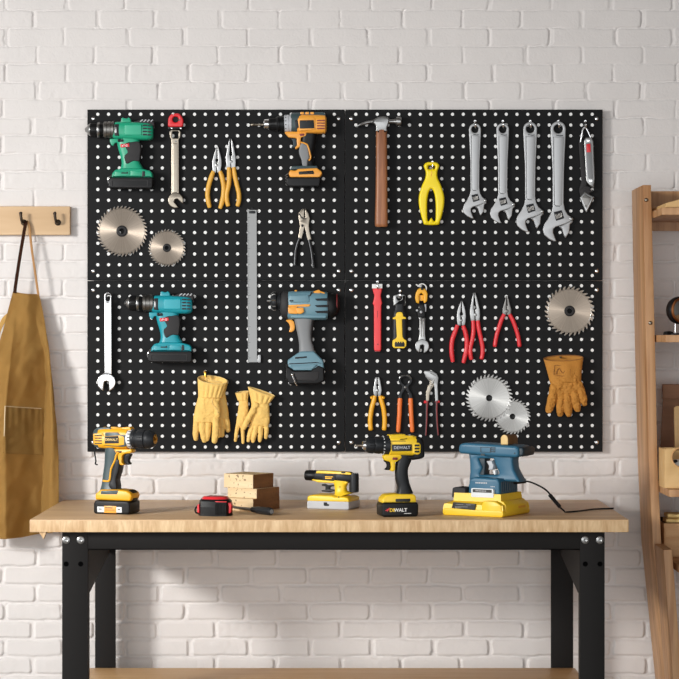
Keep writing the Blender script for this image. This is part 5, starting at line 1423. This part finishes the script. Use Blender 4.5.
def blue_sander():
    th = math.radians(30); C = math.cos(th)
    V = RV(435 + 317/6.173, -0.394, -0.44, 6.173, 572)
    w0 = V.w; V.w = lambda u, v, d=0.0: w0(u*1.02, 572 - (572-v)*0.955, d*1.02)
    def X(u, d=0.0): return ((u - 317) + d*0.5)/C      # local x of something seen at zoom column u and depth d
    r = thing('belt_sander', 'petrol-blue sander with a stepped yellow base at the right of the bench', 'power tool', tuple(V.w(0, 572, 0)))
    b = MB(V)
    b.flat(rnd(rect(-205, 528, 205, 572), 18), -190, 190, 6, 3)
    f0 = [(-203, -186), (203, -186), (203, 186), (-203, 186)]
    f1 = [(-150, -150), (172, -150), (172, 150), (-150, 150)]
    prism(b, f0, 532, [(x*.97, d*.97) for x, d in f0], 498); prism(b, [(x*.97, d*.97) for x, d in f0], 498, f1, 480); prism(b, f1, 484, [(x*.97, d*.96) for x, d in f1], 428)
    b.flat(rnd([(60, 500), (70, 470), (150, 470), (190, 494), (196, 540), (60, 540)], 8), 120, 190, 8, 2)
    b.flat(rnd([(150, 500), (158, 470), (186, 472), (206, 500), (206, 548), (150, 548)], 6), -150, 150, 8, 2)
    yb = part('yellow_base', b, 'yellow', r)
    b = MB(V); b.flat(rnd([(-128, 486), (22, 492), (16, 532), (-140, 524)], 5), 180, 193, 1); lb = part('base_label', b, 'label_dark', r, yb)
    b = MB(V)
    for v0, x0, x1 in ((498, -112, -60), (498, -40, -10), (512, -118, -30), (520, -116, -74)): b.box(x0, v0, x1, v0+3, 192.5, 194)
    part('label_print', b, 'mid_grey', r, yb)
    b = MB(V)
    vv = [b._v(207.5, v, d) for v, d in ((512, -20), (512, -120), (526, -120), (526, -20))]; vw = [b._v(200, v, d) for v, d in ((512, -20), (512, -120), (526, -120), (526, -20))]
    b._skin([vv, vw], 0); part('base_slot', b, 'amber_grip', r, yb)
    b = MB(V); b.flat(rnd([(-168, 462), (-164, 400), (-142, 392), (-74, 396), (-70, 462)], 8), 30, 140, 8, 2); part('front_knob', b, 'dark_grey', r)
    b = MB(V); b.flat(rnd([(-58, 432), (-52, 340), (-20, 324), (140, 330), (150, 352), (152, 432)], 10), -132, 132, 12, 3)
    b.flat(rnd([(-76, 396), (-70, 368), (-52, 360), (-50, 410)], 8), -60, 100, 8, 2)
    bd = part('motor_block', b, 'navy', r)
    b = MB(V)
    for k in range(9): b.tube([(152, 350, 100-k*26), (153, 420, 100-k*26)], 5, 6)
    part('block_rib', b, 'navy_dark', r, bd)
    # D-shaped handle under the top bar
    d = 52
    q = lambda pts: [(X(u, d), v) for u, v in pts]
    out = q([(204, 172), (470, 172), (462, 220), (468, 270), (492, 320), (510, 352), (208, 352), (214, 300), (212, 230)])
    hole = rnd(q([(262, 208), (352, 206), (362, 240), (386, 300), (372, 312), (270, 314), (286, 270)]), 9)
    b = MB(V); b.flat([rnd(out, 10), hole], -d, d, 16, 3); part('handle', b, 'navy', r)
    b = MB(V); b.flat(rnd(q([(262, 206), (300, 206), (300, 240), (296, 316), (264, 316), (286, 268)]), 4), -d+16, d-10, 4); part('handle_inner', b, 'navy_dark', r)
    b = MB(V); b.flat(rnd(q([(314, 222), (346, 218), (358, 250), (352, 276), (326, 282), (330, 256)]), 6), -26, d+6, 6, 2); part('trigger', b, 'light_grey', r)
    b = MB(V); b.flat(rnd(q([(350, 284), (364, 280), (370, 304), (360, 312)]), 3), 10, d+4, 3); part('trigger_lock', b, 'white', r)
    d = 96
    b = MB(V)
    b.flat(rnd([(X(142, d), 150), (X(150, d), 116), (X(180, d), 106), (X(300, d), 110), (X(480, d), 118), (X(494, d), 132), (X(494, d), 180), (X(480, d), 192), (X(330, d), 188), (X(230, d), 180), (X(150, d), 176)], 12), -d, d, 16, 3)
    tb = part('top_bar', b, 'navy', r)
    b = MB(V)
    xr = X(494, d)
    b.flat(rnd([(xr-8, 124), (xr+22, 128), (xr+28, 150), (xr+22, 180), (xr-8, 188)], 8), -88, 80, 10, 3); part('end_cap', b, 'navy_dark', r)
    b = MB(V); b.flat([rnd(rect(X(276, d), 130, X(336, d), 164), 4), rnd(rect(X(280, d), 133, X(332, d), 161), 3)], d-6, d+2)
    part('switch_plate', b, 'navy_dark', r, tb); b = MB(V)
    for k in range(3): b.box(X(338, d), 130+k*12, X(362, d), 137+k*12, d-4, d+3)
    b.box(X(278, d), 172, X(300, d), 186, d-6, d+2); b.pin(X(474, d), 164, [(d-6, 5), (d+1.5, 5), (d+1.5, 0)], 10)
    part('switch_button', b, 'navy_dark', r, tb)
    d = 140
    b = MB(V); b.flat(rnd(rect(X(222, d), 394, X(352, d), 452), 8), 120, 151, 2); wl = part('white_label', b, 'label_white', r, bd)
    b = MB(V); b.box(X(232, d), 400, X(342, d), 420, 150, 152.5); part('label_strip', b, 'label_dark', r, bd)
    b = MB(V)
    for k in range(7): b.box(X(250+k*9, d), 407, X(256+k*9, d), 413, 152, 153.5)
    for k in range(7): b.box(X(240+k*10, d), 355, X(247+k*10, d), 364, 130, 133.2)
    for k in range(3): b.box(X(328+k*9, d), 378, X(334+k*9, d), 384, 130, 133.2)
    part('block_print', b, 'light_grey', r, bd)
    r.rotation_euler.z = -th
    # power cord lying across the table to its right edge
    A = V.w(152, 362, -70); R3 = Matrix.Rotation(-th, 3, 'Z'); base = Vector(r.location)
    A = base + R3 @ (A - base)
    def tab(px, py, z=0.9028):
        s = (py - VY)/(CZ - z); return Vector(((px - VX)/s, FPX/s - CAMD, z))
    pts = [A, A + Vector((0.014, -0.006, 0.001)), Vector((0.402, A.y-.012, 0.971)), Vector((0.437, A.y-.010, 0.953)), Vector((0.458, A.y-.004, 0.925)), Vector((0.476, A.y+.002, 0.908)), tab(566, 512), tab(578, 511.2), tab(594, 509.2), tab(607, 508.6), tab(613.5, 508.4)]
    b = MB(WV); b.tube([tuple(p) for p in pts], 0.0019, 10, res=6)
    c = part('power_cord', b, 'black', r)
    e = MB(WV); e.tube([tuple(pts[0]), tuple(pts[1]), tuple(pts[1] + Vector((.012, -.003, 0)))], [.0052, .0045, .003], 10); part('plug_sleeve', e, 'black', r, c); e2 = e = MB(WV); e.tube([tuple(pts[3] + (pts[4]-pts[3])*.35), tuple(pts[4] + (pts[5]-pts[4])*.5)], 0.0042, 10)
    s2 = part('strain_relief', e, 'black', r, c)
    # the cord was laid out in place, the tool is turned
    for o in [c] + list(c.children):
        for v in o.data.vertices: v.co = R3.inverted() @ v.co
    # wooden stub on the top bar
    zt = None
    d0 = 70
    topv = 106
    vv = V.w(0, 108.5, 0)
    st = thing('wood_stub', 'small round-topped wooden stub on top of the blue sander', 'wood block', (0, 0, 0))
    loc = base + R3 @ (V.w(X(416, d0), 111.5, 0) - base)
    st.location = loc
    S = View(0, 0, 6.173, 0, -0.44, vfloor=0, zfloor=0, uref=0); S.X = lambda u: u*S.m
    def local(mb): return mb
    arch = [(-24, 0)] + [(24*math.cos(a), -36 - 24*math.sin(a)) for a in np.linspace(math.pi, 0, 12)] + [(24, 0)]
    m1 = MB(S); m1.flat(arch, -72, 66, 2); o = obj_from_bm('block', m1.bm, 'stub_wood', st)
    m1 = MB(S); m1.flat(arch, 65, 72, 3, 2); o = obj_from_bm('end_face', m1.bm, 'stub_end', st)
    st.rotation_euler.z = -th
blue_sander()

def tape():
    V = RV(190 + 172/6.79, -0.425, -0.44, 6.79, 350)
    r = thing('tape_measure', 'black and red tape measure lying in front of the wood blocks', 'tape measure', tuple(V.w(0, 350, 0)))
    F = [(-112, 10), (-92, 62), (6, 92), (84, 78), (110, 40), (112, -40), (80, -82), (-90, -82), (-114, -40)]
    sc = lambda k: [(x*k, d*k) for x, d in F]
    b = MB(V); prism(b, sc(1.0), 346, sc(1.02), 290); prism(b, sc(1.02), 290, sc(.97), 252); prism(b, sc(.97), 252, sc(.86), 238)
    for k in range(8):
        t = k/7; x = 14+t*68; d = 93 - t*15
        b.tube([(x, 262, d*.99), (x, 338, d*.99)], 4, 6)
    bd = part('case', b, 'black', r)
    b = MB(V); prism(b, sc(1.03), 350, sc(1.03), 340); part('foot_rim', b, 'black', r)
    b = MB(V); prism(b, [(x*.86, d*.86) for x, d in F], 240, [(x*.72, d*.72) for x, d in F], 222); part('lid', b, 'red', r)
    b = MB(V); b.flat(rnd([(-60, 222), (-40, 216), (50, 218), (60, 224)], 2), -30, 30, 1); part('lock_button', b, 'maroon', r)
    b = MB(V); b.flat(rnd([(-118, 276), (-104, 270), (-102, 334), (-118, 328)], 4), -20, 48, 4); b.flat(rnd([(84, 262), (112, 258), (118, 276), (112, 330), (98, 334), (96, 284)], 5), -30, 60, 5, 2); b.flat(rnd([(10, 248), (90, 250), (86, 256), (10, 254)], 2), 74, 88, 1); part('bumper', b, 'red', r, bd)
    b = MB(V); b.tube([(-112, 300, 10), (-128, 296, 14), (-136, 312, 16), (-130, 332, 16), (-112, 334, 12)], 6, 8, res=3); part('hook', b, 'black', r)
    r.rotation_euler.z = math.radians(-4)
tape()

def driver():
    zc = ZT + 0.0087
    def tab(px, py):
        s = (py - VY)/(CZ - zc); return np.array([(px - VX)/s, FPX/s - CAMD, zc])
    A = tab(233.5, 507.2); B = tab(271.6, 511.6)
    ax = (B - A); L = np.linalg.norm(ax); ax /= L
    r = thing('screwdriver', 'dark grey screwdriver lying between the tape measure and the wood blocks', 'screwdriver', tuple(Vector(B) - Vector((0, 0, 0.0087))))
    P = lambda t: tuple(A + ax*L*t)
    b = MB(WV); b.tube([P(-.02), P(.08), P(.55)], [.0024, .0030, .0032], 10); part('shaft', b, 'steel_dark', r)
    b = MB(WV); b.tube([P(.48), P(.50), P(.56), P(.62), P(.80), P(.95), P(.985), P(1.0)], 1, 16)
    b.bm.free(); b.bm = bmesh.new()
    ts = [.47, .50, .53, .58, .64, .78, .92, .97, 1.0]; rs = [.0035, .0058, .0062, .0064, .0078, .0084, .0085, .0080, .0062]
    b.tube([P(t) for t in ts], rs, 18)
    # radii follow the index, so resample evenly along the handle
    hd = part('handle', b, 'charcoal', r)
    b = MB(WV); b.tube([P(.985), P(1.004)], .0050, 16); part('end_cap', b, 'mid_grey', r, hd)
driver()

def blocks():
    th = math.radians(35); U = 6.79
    zb = ZT
    for i, (corner, L, W, H, labels) in enumerate([
            (437, 277, 301, 84, 'bottom wood block of the stack of three'),
            (460, 250, 258, 66, 'thinner middle wood block of the stack of three'),
            (435, 250, 232, 96, 'top wood block of the stack of three')]):
        u = corner - L*math.cos(th)/2 + W*math.sin(th)/2
        V = RV(190 + u/U, -0.262, -0.315, U, 0)
        V.zf = zb
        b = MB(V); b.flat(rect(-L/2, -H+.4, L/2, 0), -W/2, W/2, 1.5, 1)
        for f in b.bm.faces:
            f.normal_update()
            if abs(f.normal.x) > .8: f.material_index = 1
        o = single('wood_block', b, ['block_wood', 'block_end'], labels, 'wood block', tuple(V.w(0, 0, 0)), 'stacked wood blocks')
        o.rotation_euler.z = -th
        zb += H * V.m
blocks()
# ------------------------------------------------------------------ things on the shelf unit
def shelf_things():
    # light board on the top shelf
    b = MB(WV)
    s = FPX/(CAMD-.33)
    x0 = (666.0-VX)/s
    V = View(0, 0, 1, -0.325)
    zt = SHELF_Z[0]
    yb = VY + (CZ - zt - 0.0008)*V.sc
    b = MB(V); b.flat(rnd([(665.5, yb), (666, yb-4.5), (679, yb-8), (712, yb-8.5), (714, yb)], .3), -110, 0, .5, 1)
    single('serving_board', b, 'box_wood', 'pale wooden board lying on the top shelf of the oak shelf unit', 'board', tuple(V.w(690, yb, -60)))
    # round lamp with a mirror face on the second shelf
    V = View(649, 280, 9.7, -0.22, None)
    V.vf, V.zf = 528, SHELF_Z[1] + 0.0003
    r = thing('round_lamp', 'black round lamp with a mirrored copper-rimmed face on the second shelf', 'lamp', tuple(V.w(262, 528, 0)))
    b = MB(V); b.pin(292, 290, [(-70, 40), (-62, 90), (-40, 122), (-5, 134), (30, 134), (42, 128), (44, 110)], 32); hd = part('housing', b, 'black', r)
    b = MB(V); b.pin(292, 290, [(36, 126), (58, 122), (62, 112), (56, 104), (40, 104)], 36); part('rim', b, 'copper', r, hd)
    b = MB(V); b.pin(292, 290, [(40, 106), (52, 104), (66, 70), (72, 30), (73, 0)], 32); part('mirror', b, 'mirror', r, hd)
    b = MB(V); b.post(262, -10, [(400, 9), (516, 9)], 12); part('post', b, 'chrome', r)
    b = MB(V); b.post(262, -10, [(510, 70), (516, 96), (528, 98)], 26); b.flat(rnd([(120, 528), (130, 498), (170, 490), (230, 512), (230, 528)], 6), -30, 30, 5); part('foot', b, 'black', r)
    b = MB(V); b.ball(276, 412, 30, 10); part('knob', b, 'steel', r)
    r.rotation_euler.z = math.radians(32)
    # third shelf: a tall brown board with a cap, a strip, and a pale box with a ball in its round opening
    V = View(649, 380, 5.9, -0.06); V.vf, V.zf = 614, SHELF_Z[2] + 0.0003
    r = thing('display_board', 'tall dark brown board with a brown head standing at the back of the third shelf', 'board', tuple(V.w(120, 614, 0)))
    b = MB(V); b.flat([(84, 128), (330, 128), (350, 614), (58, 614)], -20, 4, 2); part('panel', b, 'brown_board', r)
    b = MB(V); b.flat(rnd(rect(78, 44, 338, 130), 3), -22, 30, 3, 2); part('head_rail', b, 'brown_board', r)
    V = View(649, 380, 5.9, -0.14); V.vf, V.zf = 614, SHELF_Z[2] + 0.0003
    b = MB(V); b.flat(rnd([(146, 168), (158, 158), (196, 158), (196, 614), (154, 614)], 3), -14, 14, 2)
    single('wood_strip', b, 'box_wood', 'narrow pale strip of wood standing behind the pale box', 'wood strip', tuple(V.w(170, 614, 0)))
    V = View(649, 380, 5.9, -0.30); V.vf, V.zf = 622, SHELF_Z[2] + 0.0003
    r = thing('storage_box', 'pale wooden box with a round front opening on the third shelf', 'box', tuple(V.w(200, 622, -100)))
    op = [(190 + 54*math.cos(a), 440 + 56*math.sin(a)) for a in np.linspace(0, 2*math.pi, 33)[:-1]]
    b = MB(V); b.flat([rnd(rect(92, 390, 300, 622), 5), op], -16, 0, 2, 2); part('front_panel', b, 'box_wood', r)
    b = MB(V); b.box(92, 392, 104, 622, -230, -14, 1); part('side_panel', b, 'box_wood', r)
    b = MB(V); b.box(288, 392, 300, 622, -230, -14, 1); part('side_panel', b, 'box_wood', r)
    b = MB(V); b.box(100, 394, 292, 622, -240, -228, 1); part('back_panel', b, 'box_wood', r)
    b = MB(V); b.box(102, 608, 290, 622, -232, -12, 1); part('floor_panel', b, 'box_wood', r)
    b = MB(V); b.tube([(190 + 55*math.cos(a), 440 + 57*math.sin(a), 0) for a in np.linspace(0, 2*math.pi, 33)[:-1]], 4, 8, closed=True); part('opening_trim', b, 'crate_wood', r)
    r = thing('ball', 'black and white ball inside the pale box', 'ball', tuple(V.w(186, 608, -70)))
    b = MB(V); b.ball(190, 530, -112, 77, seg=24); o = part('ball_skin', b, 'white', r)
    b = MB(V)
    for u, v in ((168, 472), (215, 480), (150, 520), (190, 530)):
        dd = math.sqrt(max(0, 77**2-(u-190)**2-(v-530)**2)); b.ball(u, v, -112+dd-5, 15, rd=8)
    part('ball_patch', b, 'black', r)
    # fourth shelf: a crate and folded cloth
    V = View(649, 490, 6.8, -0.16); V.vf, V.zf = 424, SHELF_Z[3] + 0.0003
    r = thing('wooden_crate', 'light wooden crate on the lowest visible shelf', 'crate', tuple(V.w(210, 424, -60)))
    b = MB(V); b.flat(rnd(rect(104, 196, 330, 424), 4), -190, 0, 2.5, 2); part('crate_body', b, 'crate_wood', r)
    b = MB(V); b.flat(rnd(rect(100, 196, 334, 226), 3), -196, 5, 2, 2); part('top_rim', b, 'crate_wood', r)
    b = MB(V)
    for k in range(3): b.flat(rnd(rect(112, 240+k*60, 322, 292+k*60), 3), -2, 4, 1.5)
    part('slat', b, 'crate_wood', r)
    for k, (dx, lab) in enumerate([(0, 'lower folded tan cloth on the wooden crate'), (8, 'upper folded tan cloth on the wooden crate')]):
        y1 = 195.6 - k*34; b = MB(V)
        rows = []
        b.loft([(118+dx, y1-16, -80, 15, 84), (150, y1-16.2, -80, 16, 88), (220, y1-16, -80, 16, 86), (310, y1-16, -80, 15, 84)], 3.4, 26, res=5)
        def disp(co): 
            w = wrinkle(co, 0.0012, 60, 2+k); co.z += min(w, .0012); co.y -= w; return co
        for vtx in b.bm.verts:
            if vtx.co.z > V.w(0, y1-10, 0).z: vtx.co = disp(vtx.co)
        single('folded_cloth', b, 'box_wood' if False else 'glove_edge', lab, 'cloth', tuple(V.w(210, y1, -80)))
    V = View(649, 490, 6.8, -0.05); V.vf, V.zf = 424, SHELF_Z[3] + 0.0003
    b = MB(V); b.flat(rnd(rect(74, 186, 112, 424), 2), -14, 6, 2)  # dark strip put in for the shaded gap beside the crate
    single('gap_strip', b, 'leather_dark', 'narrow dark strip standing in for the gap behind the wooden crate', 'board', tuple(V.w(92, 424, 0)))
shelf_things()
